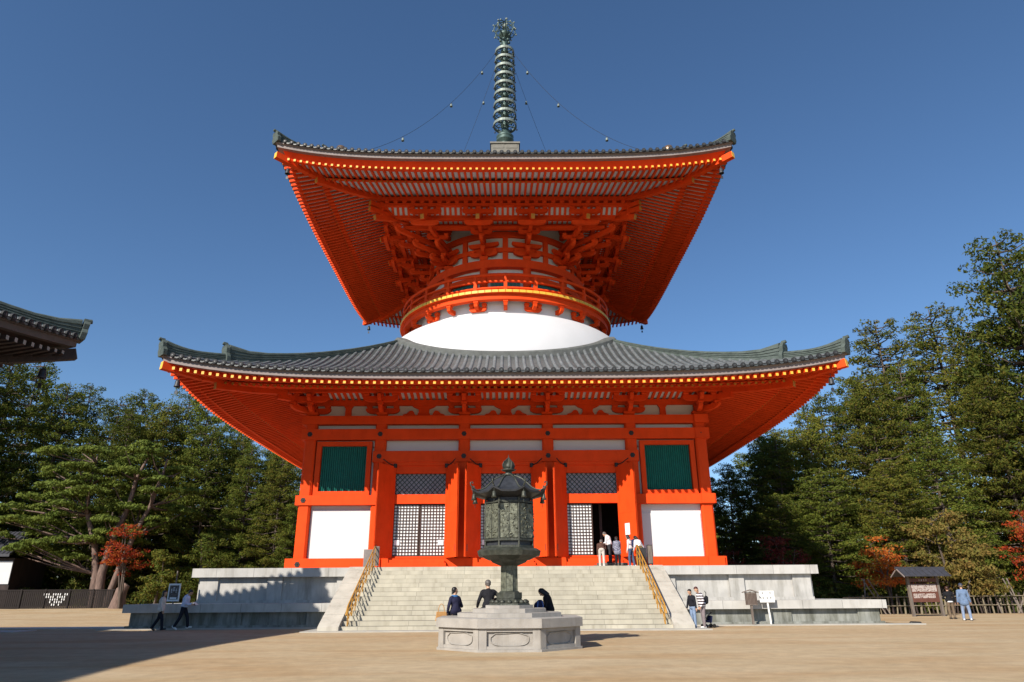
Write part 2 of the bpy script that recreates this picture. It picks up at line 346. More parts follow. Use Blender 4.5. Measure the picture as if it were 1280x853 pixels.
RAFTS = []   # (key, mesh builder, materials) individual front rafters
def make_roof(root, D, din, zt, L_, pw, sp_t, sp_r, zf, sl, Df, Dm, zb, slb, dp, mats, a_oni, ridge_h, a_end, front_only=True, bell=True, individual=True, oni=.9, rcut=0):
    """zt(d): tile surface, zf: flying rafter bottom at tip, zb: base rafter bottom at its tip (Dm)"""
    mt_tile, mt_row, mt_ridge, mt_board, mt_red, mt_white, mt_end, mt_end2 = mats
    lt = lambda u, d: L_*min(1, abs(u)/D)**pw
    ls = lambda u, d: L_*min(1, abs(u)/D)**pw*max(0, (d-dp)/(D-dp))
    zfly = lambda d: zf+sl*(Df-d)
    zbas = lambda d: zb+slb*(Dm-d)
    side0 = {}
    # tiles
    m = MB(); nu, nd = 40, 14
    vs = []
    for j in range(nd+1):
        d = D+(din-D)*j/nd
        for i in range(nu+1):
            s = -1+2*i/nu; vs.append((s*d, -d, zt(d)+lt(s*d, d)))
    m.add(vs, [(j*(nu+1)+i, j*(nu+1)+i+1, (j+1)*(nu+1)+i+1, (j+1)*(nu+1)+i) for j in range(nd) for i in range(nu)], 0, True)
    nrow = int(round(2*D/sp_t)); 
    for i in range(nrow):
        u = -D+(i+.5)*2*D/nrow
        dd = max(abs(u)+.1, din)
        if rcut and abs(u) < rcut: dd = max(dd, sqrt(rcut*rcut-u*u))
        if dd > D-.15: continue
        ns = 7; rr = .105; vs = []
        for j in range(ns+1):
            d = D+.06+(dd-D-.06)*j/ns; z = zt(d)+lt(u, d)
            for k in range(6):
                a = pi*k/5; vs.append((u+rr*cos(a), -d, z+rr*1.15*sin(a)))
        m.add(vs, [(j*6+k, j*6+k+1, (j+1)*6+k+1, (j+1)*6+k) for j in range(ns) for k in range(5)], 1, True)
        z = zt(D)+lt(u, D)+.03
        m.tube([(u, -D-.10, z), (u, -D-.02, z+.01)], .135, 10, 2)
        m.tube([(u, -D-.125, z), (u, -D-.10, z)], .10, 10, 2)
        m.tube([(u, -D-.14, z), (u, -D-.12, z)], .04, 8, 0)
        w = 2*D/nrow
        zz = zt(D)+lt(u+w/2, D)
        m.prism([(-w/2+.12, .02), (-w/4, -.07), (0, -.1), (w/4, -.07), (w/2-.12, .02), (w/4, 0), (0, -.02), (-w/4, 0)], (u+w/2, -D-.05, zz), (1, 0, 0), (0, 0, 1), (0, 1, 0), .06, 0)
    t0 = m.build('roof_tiles', [mt_tile, mt_row, TILE_E], root, recalc=False)
    # eave boards
    zD = zt(D)
    m = MB(); section_sweep(m, [(D-.02, zD-.02), (D-.02, zD-.12), (D-.12, zD-.13), (D-.12, zD-.36), (D-.62, zD-.36), (D-.7, zD-.02)], L_, D, 0, lf=lt)
    t1 = m.build('eave_board', mt_board, root)
    ztopf = zf+.16
    m = MB(); section_sweep(m, [(D-.42, zD-.361), (D-.72, ztopf+.003), (D-.9, ztopf+.003), (D-.6, zD-.361)], L_, D, 0, lf=lt)
    t2 = m.build('fascia', mt_red, root)
    # kioi beam between the rafter layers
    zk = zbas(Dm)+.17
    m = MB(); section_sweep(m, [(Dm-.08, zk), (Dm-.08, zfly(Dm)-.004+.0), (Dm-.34, zfly(Dm)+.03), (Dm-.34, zk+.05)], L_, D, 0, lf=ls)
    t3 = m.build('rafter_beam', mt_red, root)
    # boards above rafters
    m = MB()
    for (da, db, fz) in ((D-.74, Dm-.3, lambda d: zfly(d)+.165), (Dm-.1, dp-.15, lambda d: zbas(d)+.185)):
        vs = []; nn = 40; q = 5
        for j in range(q+1):
            d = da+(db-da)*j/q
            for i in range(nn+1):
                s = -1+2*i/nn; vs.append((s*d, -d, fz(d)+ls(s*d, d)))
        m.add(vs, [(j*(nn+1)+i, j*(nn+1)+i+1, (j+1)*(nn+1)+i+1, (j+1)*(nn+1)+i) for j in range(q) for i in range(nn)], 0, True)
    t4 = m.build('soffit_boards', mt_white, root, recalc=False)
    for t in (t0, t1, t2, t3, t4):
        for k in (1, 2, 3): copy_part(t, k*pi/2)
    # rafters
    nr = int(round(2*(Df-.5)/sp_r)); rest = {k: MB() for k in (1, 2, 3)}; fr = []
    for i in range(nr+1):
        u = -(Df-.5)+i*2*(Df-.5)/nr
        def fly(m):
            d1 = max(Dm-.25, abs(u)+.05)
            if d1 > Df-.2: return
            m.beam((u, -Df, zfly(Df)+.08+ls(u, Df)), (u, -d1, zfly(d1)+.08+ls(u, d1)), .14, .16, 0, endmi=None)
            z0 = zfly(Df)+.08+ls(u, Df); m.box(u-.068, u+.068, -Df-.012, -Df-.001, z0-.077, z0+.077, 1)
        def base(m):
            d1 = max(dp-.1, abs(u)+.05)
            if d1 > Dm-.25: return
            m.tube([(u, -Dm, zbas(Dm)+.085+ls(u, Dm)), (u, -d1, zbas(d1)+.085+ls(u, d1))], .085, 8, 0)
            z0 = zbas(Dm)+.085+ls(u, Dm); m.tube([(u, -Dm-.012, z0), (u, -Dm-.001, z0)], .08, 8, 2)
        for k in (1, 2, 3):
            mm = MB(); fly(mm); base(mm); mm.xf(rotz(k)); o = len(rest[k].v)
            rest[k].v += mm.v; rest[k].f += [tuple(a+o for a in q) for q in mm.f]; rest[k].m += mm.m; rest[k].s += mm.s
        a = MB(); fly(a)
        if a.v: fr.append((abs(u), a))
        b = MB(); base(b)
        if b.v: fr.append((abs(u)+.01+100, b))
    allr = MB()
    def merge(dst, src):
        o = len(dst.v); dst.v += src.v; dst.f += [tuple(a+o for a in q) for q in src.f]; dst.m += src.m; dst.s += src.s
    fr.sort(key=lambda t: t[0])
    nind = (50 if individual else 0)
    for j, (kk, a) in enumerate(fr):
        if j < nind: a.build('rafter', [mt_red, mt_end, mt_end2], root)
        else: merge(allr, a)
    for k in (1, 2, 3): merge(allr, rest[k])
    o = allr.build('rafter', [mt_red, mt_end, mt_end2], root); tag(o, kind='stuff')
    # hip rafters, bells, hip ridges
    for k in range(4):
        Rk = M4.Rotation(k*pi/2, 4, 'Z')
        m = MB()
        def hip(a): return (-a, -a)
        q = lambda a: zfly(a)+ls(a, a)-.12
        A = [D-.1, Df-1.4, Dm-.2]
        pts = [(-a, -a, q(min(a, Df))+.13+(.1 if a > Df else 0)) for a in A]
        for p_, q_ in zip(pts[:-1], pts[1:]): m.beam(p_, q_, .34, .42, 0)
        p_ = V(pts[0]); dr = (V(pts[0])-V(pts[1])).normalized()
        m.beam(p_+dr*.015, p_+dr*.002, .33, .41, 1)
        q2 = lambda a: zbas(a)+ls(a, a)-.22
        pts = [(-a, -a, q2(a)+.12) for a in (Dm+.12, (Dm+dp)/2, dp-.2)]
        for p_, q_ in zip(pts[:-1], pts[1:]): m.beam(p_, q_, .32, .4, 0)
        p_ = V(pts[0]); dr = (V(pts[0])-V(pts[1])).normalized(); m.beam(p_+dr*.015, p_+dr*.002, .31, .39, 2)
        m.xf(Rk); m.build('hip_rafter', [mt_red, mt_end, mt_end2], root)
        # bell
        a = D-.75; zz = q(a)-.1
        m = MB(); m.tube([(0, 0, 0), (0, 0, -.22)], .015, 5)
        m.lathe([(.02, -.2), (.09, -.22), (.12, -.32), (.14, -.5), (.17, -.58), (.165, -.6), (.1, -.58)], 10)
        m.tube([(0, 0, -.5), (0, 0, -.78)], .012, 5); m.box(-.07, .07, -.01, .01, -.98, -.78)
        mp_ = Rk @ V((-a, -a, zz)); m.build('wind_bell', BRONZE_D, root, loc=tuple(mp_))
        # ridge
        def zr(a): return zt(a)+lt(a, a)
        def ridge(a0, a1, h0, h1, w, nm):
            m = MB(); ns = 10; vs = []; sec = 7
            dx = V((1, -1, 0)).normalized()
            for j in range(ns+1):
                t = j/ns; a = a0+(a1-a0)*t; h = h0+(h1-h0)*t
                if j == 0: pass
                c = V((-a, -a, zr(a)))
                up = .28*max(0, 1-(a0-a)/1.4)**2
                for sx, sz in ((-.5, -.1), (-.5, .0), (-.46, 1), (-.3, 1.12), (0, 1.2), (.3, 1.12), (.46, 1), (.5, 0), (.5, -.1)):
                    vs.append(c+dx*(w*sx)+V((0, 0, (h+up)*sz if sz > 0 else sz)))
            n9 = 9
            m.add(vs, [(j*n9+i, j*n9+i+1, (j+1)*n9+i+1, (j+1)*n9+i) for j in range(ns) for i in range(n9-1)], 0)
            m.add(vs, [tuple(range(n9))[::-1], tuple(ns*n9+i for i in range(n9))], 0)
            # stacked courses
            for lv in (.3, .55, .8):
                vs2 = []
                for j in range(ns+1):
                    t = j/ns; a = a0+(a1-a0)*t; h = h0+(h1-h0)*t; up = .28*max(0, 1-(a0-a)/1.4)**2
                    c = V((-a, -a, zr(a)+(h+up)*lv))
                    for sx, sz in ((-.56, -.02), (-.56, .02), (.56, .02), (.56, -.02)): vs2.append(c+dx*(w*sx)+V((0, 0, sz)))
                m.add(vs2, [(j*4+i, j*4+(i+1) % 4, (j+1)*4+(i+1) % 4, (j+1)*4+i) for j in range(ns) for i in range(4)], 0)
            m.xf(Rk); ro = m.build(nm, mt_ridge, root)
            # ornamental end
            e = MB(); c = V((-a0-.06, -a0-.06, zr(a0)))
            hh = oni*(h0+.28)
            poly = [(-.36, -.12), (-.42, .25*hh), (-.30, .55*hh), (-.34, .9*hh), (-.2, 1.18*hh), (-.07, 1.08*hh), (-.05, 1.42*hh), (.05, 1.42*hh), (.07, 1.08*hh), (.2, 1.18*hh), (.34, .9*hh), (.30, .55*hh), (.42, .25*hh), (.36, -.12)]
            out = V((-1, -1, 0)).normalized()
            e.prism(poly, c, dx, (V((0, 0, 1))+out*.12).normalized(), out, .2)
            e.tube([c+V((0, 0, 1.2*hh)), c+out*.28+V((0, 0, 1.32*hh))], [.11, .09], 8)
            e.xf(Rk); e.build('ridge_end', mt_ridge, ro)
            return ro
        ridge(D-.12, a_oni-.25, ridge_h*.75, ridge_h*.75, .42, 'hip_ridge')
        ridge(a_oni, a_end, ridge_h*1.1, ridge_h*.3, .46, 'hip_ridge')
    return lt, ls, zfly, zbas

PM = (TILE, TILEROW, RIDGE, EAVEB, RED, WHITE, YEL, OCH)
ztl = lambda d: 12.20+5.3*(.55*(17.9-d)/10.4+.45*((17.9-d)/10.4)*abs((17.9-d)/10.4))
low = make_roof(pag, 17.85, 7.3, ztl, 1.0, 4, .444, .385, 11.58, .28, 17.66, 15.6, 11.92, .28, 13.0, PM, 15.4, .5, 7.45, rcut=10.5)
ztu = lambda d: 27.72+8.5*(.5*(14.7-d)/13.5+.5*((14.7-d)/13.5)*abs((14.7-d)/13.5))
upr = make_roof(pag, 14.65, 1.0, ztu, .95, 4, .434, .40, 26.74, .26, 14.3, 12.35, 27.0, .3, 8.9, PM, 12.1, .42, 1.1)

# ---- walls of the first storey
PX = [-11.45, -7.35, -2.45, 2.45, 7.35, 11.45]
post0 = None
m = MB(); q_ = [(-.34, -.24), (-.24, -.34), (.24, -.34), (.34, -.24), (.34, .24), (.24, .34), (-.24, .34), (-.34, .24)]
m.add([(a, b, 2.72) for a, b in q_]+[(a*.97, b*.97, 11.0) for a, b in q_], [(i, (i+1) % 8, 8+(i+1) % 8, 8+i) for i in range(8)]+[tuple(range(8))[::-1], tuple(range(8, 16))]); post0 = m.build('post', RED, pag, loc=(PX[0], -11.45, 0))
for k in range(4):
    for j, x in enumerate(PX[:-1]):
        if k == 0 and j == 0: continue
        p = rotz(k) @ V((x, -11.45, 0)); copy_part(post0, 0, tuple(p))
LV = [  # (z0, z1, half depth extra, overhang)
    (2.705, 3.31, .56, 12.15), (6.2, 6.74, .42, 11.95), (9.94, 10.56, .45, 11.95), (10.86, 11.36, .40, 12.0)]
for li, (z0, z1, ex, ov) in enumerate(LV):
    for k in range(4):
        m = MB()
        yy0, yy1 = -11.45-ex, -11.12
        if li == 1 and k == 0:
            m.box(7.2, ov, yy0, yy1, z0, z1); m2 = MB(); m2.box(-ov, -7.2, yy0, yy1, z0, z1); m2.build('tie_beam', RED, pag)
        elif li == 0 and k == 0:
            for a, b in ((-ov, -6.95), (6.95, ov)): m.box(a, b, yy0, yy1, z0, z1)
            m.box(-6.951, 6.951, yy0+.12, yy1-.005, z0+.003, z1-.02)
        else: m.box(-ov+.003*k, ov-.003*k-(0 if k % 2 == 0 else .9), yy0+(0 if k % 2 == 0 else .004), yy1, z0+.002*(k % 2), z1-.002*(k % 2))
        m.xf(rotz(k)); m.build('tie_beam', RED, pag)
m = MB(); m.box(-7.72, 7.72, -11.87, -11.13, 8.62, 9.26); m.build('tie_beam', RED, pag)
# metal nail covers
m = MB()
pts = [(2*pi*k/12, .13 if k % 2 else .155) for k in range(12)]
m.prism([(r_*cos(a), r_*sin(a)) for a, r_ in pts], (0, 0, 0), (1, 0, 0), (0, 0, 1), (0, 1, 0), .03)
m.lathe([(.001, 0), (.05, 0)], 8); m.tube([(0, -.045, 0), (0, 0, 0)], [.03, .05], 8)
nail = None
def put_nail(x, y, z):
    global nail
    if nail is None: nail = m.build('nail_cover', IRON, pag, loc=(x, y, z))
    else: copy_part(nail, 0, (x, y, z))
for x in PX: put_nail(x, -11.915, 10.25)
for x in PX[1:-1]: put_nail(x, -11.885, 8.95)
for s in (-1, 1): put_nail(s*11.5, -11.885, 6.47); put_nail(s*11.45, -12.025, 3.0)

# plaster and openings, side bays of the front and the three other faces
m = MB()
def panel(x0, x1, z0, z1, y=-11.42, t=.12): m.box(x0, x1, y, y+t, z0, z1)
for i in range(5):
    a, b = PX[i]+.2, PX[i+1]-.2
    panel(a, b, 10.5, 10.9); panel(a, b, 9.2, 9.97) if 0 < i < 4 else panel(a, b, 9.5, 9.97)
    panel(a, b, 11.3, 12.75, -11.40)
for s in (-1, 1):
    a, b = sorted((s*7.35, s*11.45))
    panel(a, b, 3.3, 6.25)
    wx0, wx1 = sorted((s*7.85, s*11.0))
    for q0, q1 in ((a, wx0), (wx1, b)): panel(q0, q1, 6.7, 9.6)
m.build('plaster_wall', WHITE, pag)
# extra white board leaning flat in the two lower side panels
for s in (-1, 1):
    m = MB(); a, b = sorted((s*7.6, s*11.05)); m.box(a, b, -11.5, -11.44, 3.32, 5.95 if s < 0 else 5.7); m.build('wall_panel', WHITE, pag)
for k in (1, 2, 3):
    m = MB()
    for i in range(5):
        a, b = PX[i]+.2, PX[i+1]-.2
        m.box(a, b, -11.42, -11.3, 3.3, 6.25); m.box(a, b, -11.421, -11.301, 6.7, 9.97); m.box(a, b, -11.422, -11.302, 10.5, 12.75)
    m.xf(rotz(k)); m.build('plaster_wall', WHITE, pag)
# windows with green slats
for s in (-1, 1):
    c = s*9.43
    fr = MB(); w = 1.33; z0, z1 = 6.98, 9.6; t = .27
    fr.box(c-w-t, c-w, -11.74, -11.3, z0-.22, z1+.25); fr.box(c+w, c+w+t, -11.74, -11.3, z0-.22, z1+.25)
    fr.box(c-w, c+w, -11.74, -11.3, z1, z1+.25); fr.box(c-w, c+w, -11.74, -11.3, z0-.22, z0)
    fo = fr.build('window', RED, pag)
    g = MB()
    for i in range(22):
        x = c-w+(i+.5)*2*w/22
        g.beam((x, -11.5, z0), (x, -11.5, z1), .07, .07, 0, up=(1, 1, 0))
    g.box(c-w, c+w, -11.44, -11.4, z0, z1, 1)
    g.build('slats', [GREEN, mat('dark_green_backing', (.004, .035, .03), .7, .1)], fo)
# lower sill beam block under side windows is tie_beam; side strips done. Door bays
def lattice_panel(m, x0, x1, z0, z1, y, nx_, nz_, bw=.035):
    m.box(x0, x1, y+.03, y+.035, z0, z1, 1)
    for i in range(nx_+1):
        x = x0+(x1-x0)*i/nx_; m.box(x-bw/2, x+bw/2, y-.02, y+.028, z0, z1, 0)
    for j in range(nz_+1):
        z = z0+(z1-z0)*j/nz_; m.box(x0, x1, y-.017, y+.025, z-bw/2, z+bw/2, 0)
leaf = {}
for bi, c in enumerate((-4.9, 0, 4.9)):
    ow = 1.5
    fr = MB(); z0, z1 = 3.36, 8.0
    fr.box(c-ow-.5, c-ow, -11.72, -11.32, 3.31, 8.625); fr.box(c+ow, c+ow+.5, -11.72, -11.32, 3.31, 8.625)
    fr.box(c-ow-.001, c+ow+.001, -11.70, -11.34, 7.98, 8.62); fr.box(c-ow-.001, c+ow+.001, -11.76, -11.34, 6.26, 6.78); fr.box(c-ow, c+ow, -11.7, -11.34, 3.31, 3.40)
    fr.box(c-2.1, c+2.1, -11.8, -11.5, 8.42, 8.621)
    fo = fr.build('door_frame', RED, pag)
    t = MB()   # diamond transom
    W, H = 2*ow, 1.2; zc0 = 6.78
    t.box(c-ow, c+ow, -11.46, -11.45, zc0, zc0+H, 1)
    stp = .27
    for sg in (1, -1):
        x = -H
        while x < W+H:
            a, b = x, x+H*sg if sg > 0 else x+H
            p0 = [x, 0]; p1 = [x+H*.95, H]
            # clip
            if p0[0] < 0: tt = -p0[0]/(H*.95); p0 = [0, H*tt]
            if p1[0] > W: tt = (W-x)/(H*.95); p1 = [W, H*tt]
            if p0[0] < W and p1[0] > 0 and p1[1] > p0[1]+.02:
                if sg < 0: p0, p1 = [W-p0[0], p0[1]], [W-p1[0], p1[1]]
                t.beam((c-ow+p0[0], -11.52-.02*sg, zc0+p0[1]), (c-ow+p1[0], -11.52-.02*sg, zc0+p1[1]), .035, .05, 0, up=(0, 1, 0))
            x += stp
    t.build('transom', [mat('slate_green_lattice', (.02, .055, .055), .6, .1) if bi == 0 else bpy.data.materials['slate_green_lattice'], mat('dim_backing', (.42, .40, .44), .9, .1) if bi == 0 else bpy.data.materials['dim_backing']], fo)
    for s in (-1, 1):
        if bi == 2 and s == 1: continue
        l = MB(); a, b = (c-ow+.0, c-.015) if s < 0 else (c+.015, c+ow)
        y = -11.6 if s < 0 else -11.56
        l.box(a, a+.05, y-.03, y+.04, 3.401, 6.259); l.box(b-.05, b, y-.03, y+.04, 3.401, 6.259); l.box(a, b, y-.028, y+.038, 3.402, 3.46); l.box(a, b, y-.028, y+.038, 6.19, 6.258)
        lattice_panel(l, a+.05, b-.05, 3.46, 6.19, y, 8, 16, .038)
        if not (bi == 2 and s == -1): l.box(a+.12 if s < 0 else b-.42, a+.42 if s < 0 else b-.12, y-.035, y-.029, 4.0, 4.28, 1)
        l.build('lattice_door', [BROWN, PAPER], fo)
    # opened double leaves
    for s in (-1, 1):
        d = MB(); h = V((c+s*(ow-.02), -11.74, 0)); dr = V((s*.50, -.87, 0)).normalized(); Wd = 1.52
        nrm = V((-dr.y, dr.x, 0))
        def slab(a, b, z0_, z1_, th, off, mi=0):
            p = h+dr*a+nrm*off; q = h+dr*b+nrm*off
            d.beam((p.x, p.y, (z0_+z1_)/2), (q.x, q.y, (z0_+z1_)/2), th, z1_-z0_, mi)
        slab(0, Wd, 3.30, 8.36, .08, 0)
        for q in (.0, Wd-.16): slab(q, q+.16, 3.301, 8.359, .10, 0)
        for zq in (3.31, 5.65, 8.2): slab(.16, Wd-.16, zq, zq+.15, .096, 0)
        fo2 = d.build('door_leaf', RED, fo)
        i_ = MB()
        q = h+dr*(Wd*.9); i_.beam((q.x, q.y-.02, 3.6), (q.x, q.y-.02, 3.95), .11, .07, 0, up=(0, 1, 0))
        i_.tube([(h.x, h.y-.12, 8.28), (h.x, h.y-.12, 8.5)], .11, 10)
        i_.tube([(h.x, h.y-.12, 8.38), tuple(h+dr*.6+V((0, 0, 8.46))), tuple(h+dr*1.1+V((0, -.05, 8.62)))], .03, 6)
        i_.build('hinge', IRON, fo2)
    # wooden threshold steps
    st = MB()
    st.box(c-1.75, c+1.75, -12.45, -12.02, 2.702, 2.86); st.box(c-1.6, c+1.6, -12.28, -11.99, 2.858, 3.04); st.box(c-1.5, c+1.5, -12.15, -11.98, 3.038, 3.2)
    st.build('threshold_step', RED, pag)
m = MB(); m.box(3.6, 5.1, -13.2, -12.47, 2.702, 2.83); m.box(3.8, 5.4, -13.0, -12.47, 2.828, 2.95); m.xf(M4.Translation((1.1, 0, 0)))
m.build('wooden_step', WOODG, pag)
# interior
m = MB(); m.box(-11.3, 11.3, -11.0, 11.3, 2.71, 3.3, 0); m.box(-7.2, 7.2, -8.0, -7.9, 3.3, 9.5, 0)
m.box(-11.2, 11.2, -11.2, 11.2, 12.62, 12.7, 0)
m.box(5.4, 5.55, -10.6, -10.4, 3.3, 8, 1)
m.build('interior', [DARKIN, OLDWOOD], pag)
m = MB(); h_ = V((6.38, -11.74, 0)); d_ = V((.498, -.867, 0)); n_ = V((-.867, -.498, 0))
p_ = h_+d_*.55+n_*.062; q_ = h_+d_*.95+n_*.062; m.beam((p_.x, p_.y, 4.75), (q_.x, q_.y, 4.75), .006, .62); m.build('paper_notice', PAPER, pag)

# ---- lower brackets
def boat(m, c, ax, az, half, h, th, mi=0):
    """bracket arm with curved lower corners; ax lateral, az thickness dir, c = centre of the top edge"""
    poly = [(-half, 0), (-half, -.42*h), (-half*.93, -.68*h), (-half*.8, -.88*h), (-half*.62, -h), (half*.62, -h), (half*.8, -.88*h), (half*.93, -.68*h), (half, -.42*h), (half, 0)]
    m.prism(poly[::-1], c, ax, (0, 0, 1), az, th, mi)
def block(m, c, ax, az, w, h, mi=0):
    c = V(c); ax = V(ax); az = V(az)
    vs = []
    for z, q in ((0, .66), (.45*h, 1), (h, 1)):
        for a, b in ((-1, -1), (1, -1), (1, 1), (-1, 1)): vs.append(c+ax*(a*w/2*q)+az*(b*w/2*q)+V((0, 0, z)))
    m.add(vs, [(3, 2, 1, 0), (8, 9, 10, 11)]+[(j*4+i, j*4+(i+1) % 4, (j+1)*4+(i+1) % 4, (j+1)*4+i) for j in range(2) for i in range(4)], mi)
def low_bracket(corner=False):
    m = MB(); X = V((1, 0, 0)); Y = V((0, 1, 0))
    # local: origin on wall line (y=0 => wall centre), z=0 at 11.36
    block(m, (0, 0, 0), X, Y, .66, .24)
    boat(m, (0, 0, .52), X, Y, 1.0, .34, .26)
    for x in (-.8, 0, .8): block(m, (x, 0, .521), X, Y, .34, .17)
    dirs = [V((0, -1, 0))]
    if corner: dirs = [V((0, -1, 0)), V((-1, 0, 0)), V((-1, -1, 0)).normalized()]
    for d in dirs:
        side = V((-d.y, d.x, 0)); q = 1.0 if abs(d.x*d.y) < .1 else 1.45
        # radial arm
        poly = [(-.1, 0), (-.1, -.33), (.55*q, -.33), (.85*q, -.27), (1.02*q, -.15), (1.1*q, 0)]
        m.prism(poly, (0, 0, .523), d, (0, 0, 1), side, .24)
        e = d*(.95*q)
        block(m, e+V((0, 0, .525)), X, Y, .34, .17)
        if q == 1.0:
            boat(m, e+V((0, 0, 1.02)), side, d, 1.02, .33, .26)
            for x in (-.82, 0, .82): block(m, e+side*x+V((0, 0, 1.02)), X, Y, .34, .17)
            m.prism([(.0, 0), (.0, -.3), (1.35, -.3), (1.5, -.2), (1.6, 0)], (0, 0, 1.021), d, (0, 0, 1), side, .22)
        else:
            m.beam(V((0, 0, .9)), d*2.4+V((0, 0, .86)), .26, .32, 0)
    return m
nb = low_bracket().build('bracket', RED, pag, loc=(PX[1], -11.45, 11.362))
for k in range(4):
    for j in range(1, 5):
        if k == 0 and j == 1: continue
        p = rotz(k) @ V((PX[j], -11.45, 11.362)); copy_part(nb, k*pi/2, tuple(p))
cb = low_bracket(True).build('corner_bracket', RED, pag, loc=(-11.45, -11.45, 11.362))
for k in (1, 2, 3):
    p = rotz(k) @ V((-11.45, -11.45, 11.362)); copy_part(cb, k*pi/2, tuple(p))
# wall beam, purlin, coved ceiling with ribs
for (d, z0, z1, w) in ((11.45, 12.05, 12.38, .3), (12.75, 12.54, 12.74, .28)):
    m = MB(); section_sweep(m, [(d-w/2, z0), (d+w/2, z0), (d+w/2, z1), (d-w/2, z1)], 0, 20, n=2); o = m.build('purlin', RED, pag)
    for k in (1, 2, 3): copy_part(o, k*pi/2)
m = MB(); section_sweep(m, [(11.6, 12.46), (12.62, 12.66), (12.62, 12.70), (11.6, 12.50)], 0, 20, 1, n=2)
nrib = 68
for i in range(nrib):
    x = -12.2+(i+.5)*24.4/nrib
    m.beam((x, -12.65, 12.62), (x, -11.58, 12.42), .17, .09, 0)
o = m.build('eave_ceiling', [RED, WHITE], pag)
for k in (1, 2, 3): copy_part(o, k*pi/2)
# struts between brackets
for x in (-4.9, 0, 4.9):
    m = MB()
    half = [(0, 0), (1.3, 0), (1.22, .14), (1.0, .2), (.85, .36), (.7, .38), (.6, .3), (.52, .12), (.4, .1), (.3, .3), (.32, .46), (.6, .58), (.78, .72), (.78, .79), (0, .79)]
    poly = half+[(-a, b) for a, b in half[::-1][1:-1]]
    m.prism(poly, (x, -11.48, 11.361), (1, 0, 0), (0, 0, 1), (0, 1, 0), .16); m.build('frog_leg_strut', RED, pag)
for s in (-1, 1):
    m = MB(); x = s*9.4; m.prism([(-.19, 0), (.19, 0), (.17, .5), (.3, .69), (-.3, .69), (-.17, .5)], (x, -11.48, 11.361), (1, 0, 0), (0, 0, 1), (0, 1, 0), .2); m.build('strut', RED, pag)

# ---- dome
m = MB()
prof = [(10.25, 14.6)]+[(7.0+3.2*cos(radians(a))**.88, 15.4+4.25*sin(radians(a))) for a in range(0, 85, 3)]+[(7.0, 19.72)]
m.lathe(prof, 96); m.build('dome', DOME, pag)
m = MB(); n = 128; vs = []
for i in range(n):
    a = 2*pi*i/n
    zz = ztl(max(abs(cos(a)), abs(sin(a)))*10.6)
    for rr, dz in ((10.62, -.15), (10.62, .24), (10.5, .38), (10.2, .46), (9.7, .5)): 
        q = ztl(max(abs(cos(a)), abs(sin(a)))*10.5)
        vs.append((rr*cos(a), rr*sin(a), q+dz))
m.add(vs, [(i*5+j, ((i+1) % n)*5+j, ((i+1) % n)*5+j+1, i*5+j+1) for i in range(n) for j in range(4)], 0)
m.build('dome_rim', mat('grey_rim', (.10, .105, .10), .85, .2, 3, .3, 15), pag)

# ---- balcony
m = MB(); m.lathe([(7.28, 19.7), (7.28, 20.9)], 96); m.build('balcony_wall', WHITE, pag)
m = MB(); m.lathe([(7.7, 20.5), (8.12, 20.5), (8.12, 20.86), (7.7, 20.86), (7.7, 20.5)], 96, sm=False); m.build('balcony_beam', RED, pag)
m = MB(); m.lathe([(6.0, 20.88), (8.22, 20.88), (8.22, 20.91), (8.34, 20.91), (8.34, 21.11), (8.15, 21.13), (6.0, 21.12)], 96, sm=False)
for i in range(110):
    a = 2*pi*i/110; c, s = cos(a), sin(a)
    m.beam((8.3*c, 8.3*s, 21.01), (8.37*c, 8.37*s, 21.01), .43, .19, 1)
m.build('balcony_floor', [RED, YEL], pag)
for i in range(24):
    a = 2*pi*i/24-pi/2; d = V((cos(a), sin(a), 0)); sd = V((-sin(a), cos(a), 0))
    m = MB()
    m.prism([(-.1, 0), (-.1, -.3), (.55, -.3), (.75, -.18), (.8, 0)], d*7.25+V((0, 0, 20.28)), d, (0, 0, 1), sd, .26)
    block(m, d*7.88+V((0, 0, 20.281)), d, sd, .34, .22)
    if i % 2 == 1:
        boat(m, d*7.42+V((0, 0, 20.2)), sd, d, .62, .3, .2)
        for x in (-.46, .46): block(m, d*7.42+sd*x+V((0, 0, 20.2)), sd, d, .3, .3)
    m.build('balcony_bracket', RED, pag)
for z, rr, hh in ((21.34, .1, 0), (21.84, .095, 0), (22.36, .125, 0)):
    m = MB(); m.tube([(8.08*cos(2*pi*i/96), 8.08*sin(2*pi*i/96), z) for i in range(97)], rr, 8, cap=False); m.build('railing', RED, pag)
for i in range(24):
    a = 2*pi*i/24-pi/2; m = MB(); x, y = 8.08*cos(a), 8.08*sin(a)
    m.beam((x, y, 21.1), (x, y, 21.85), .24, .22, 0, up=(cos(a), sin(a), 0)); m.beam((x, y, 21.85), (x, y, 22.4), .15, .15, 0, up=(cos(a), sin(a), 0)); m.build('railing_post', RED, pag)

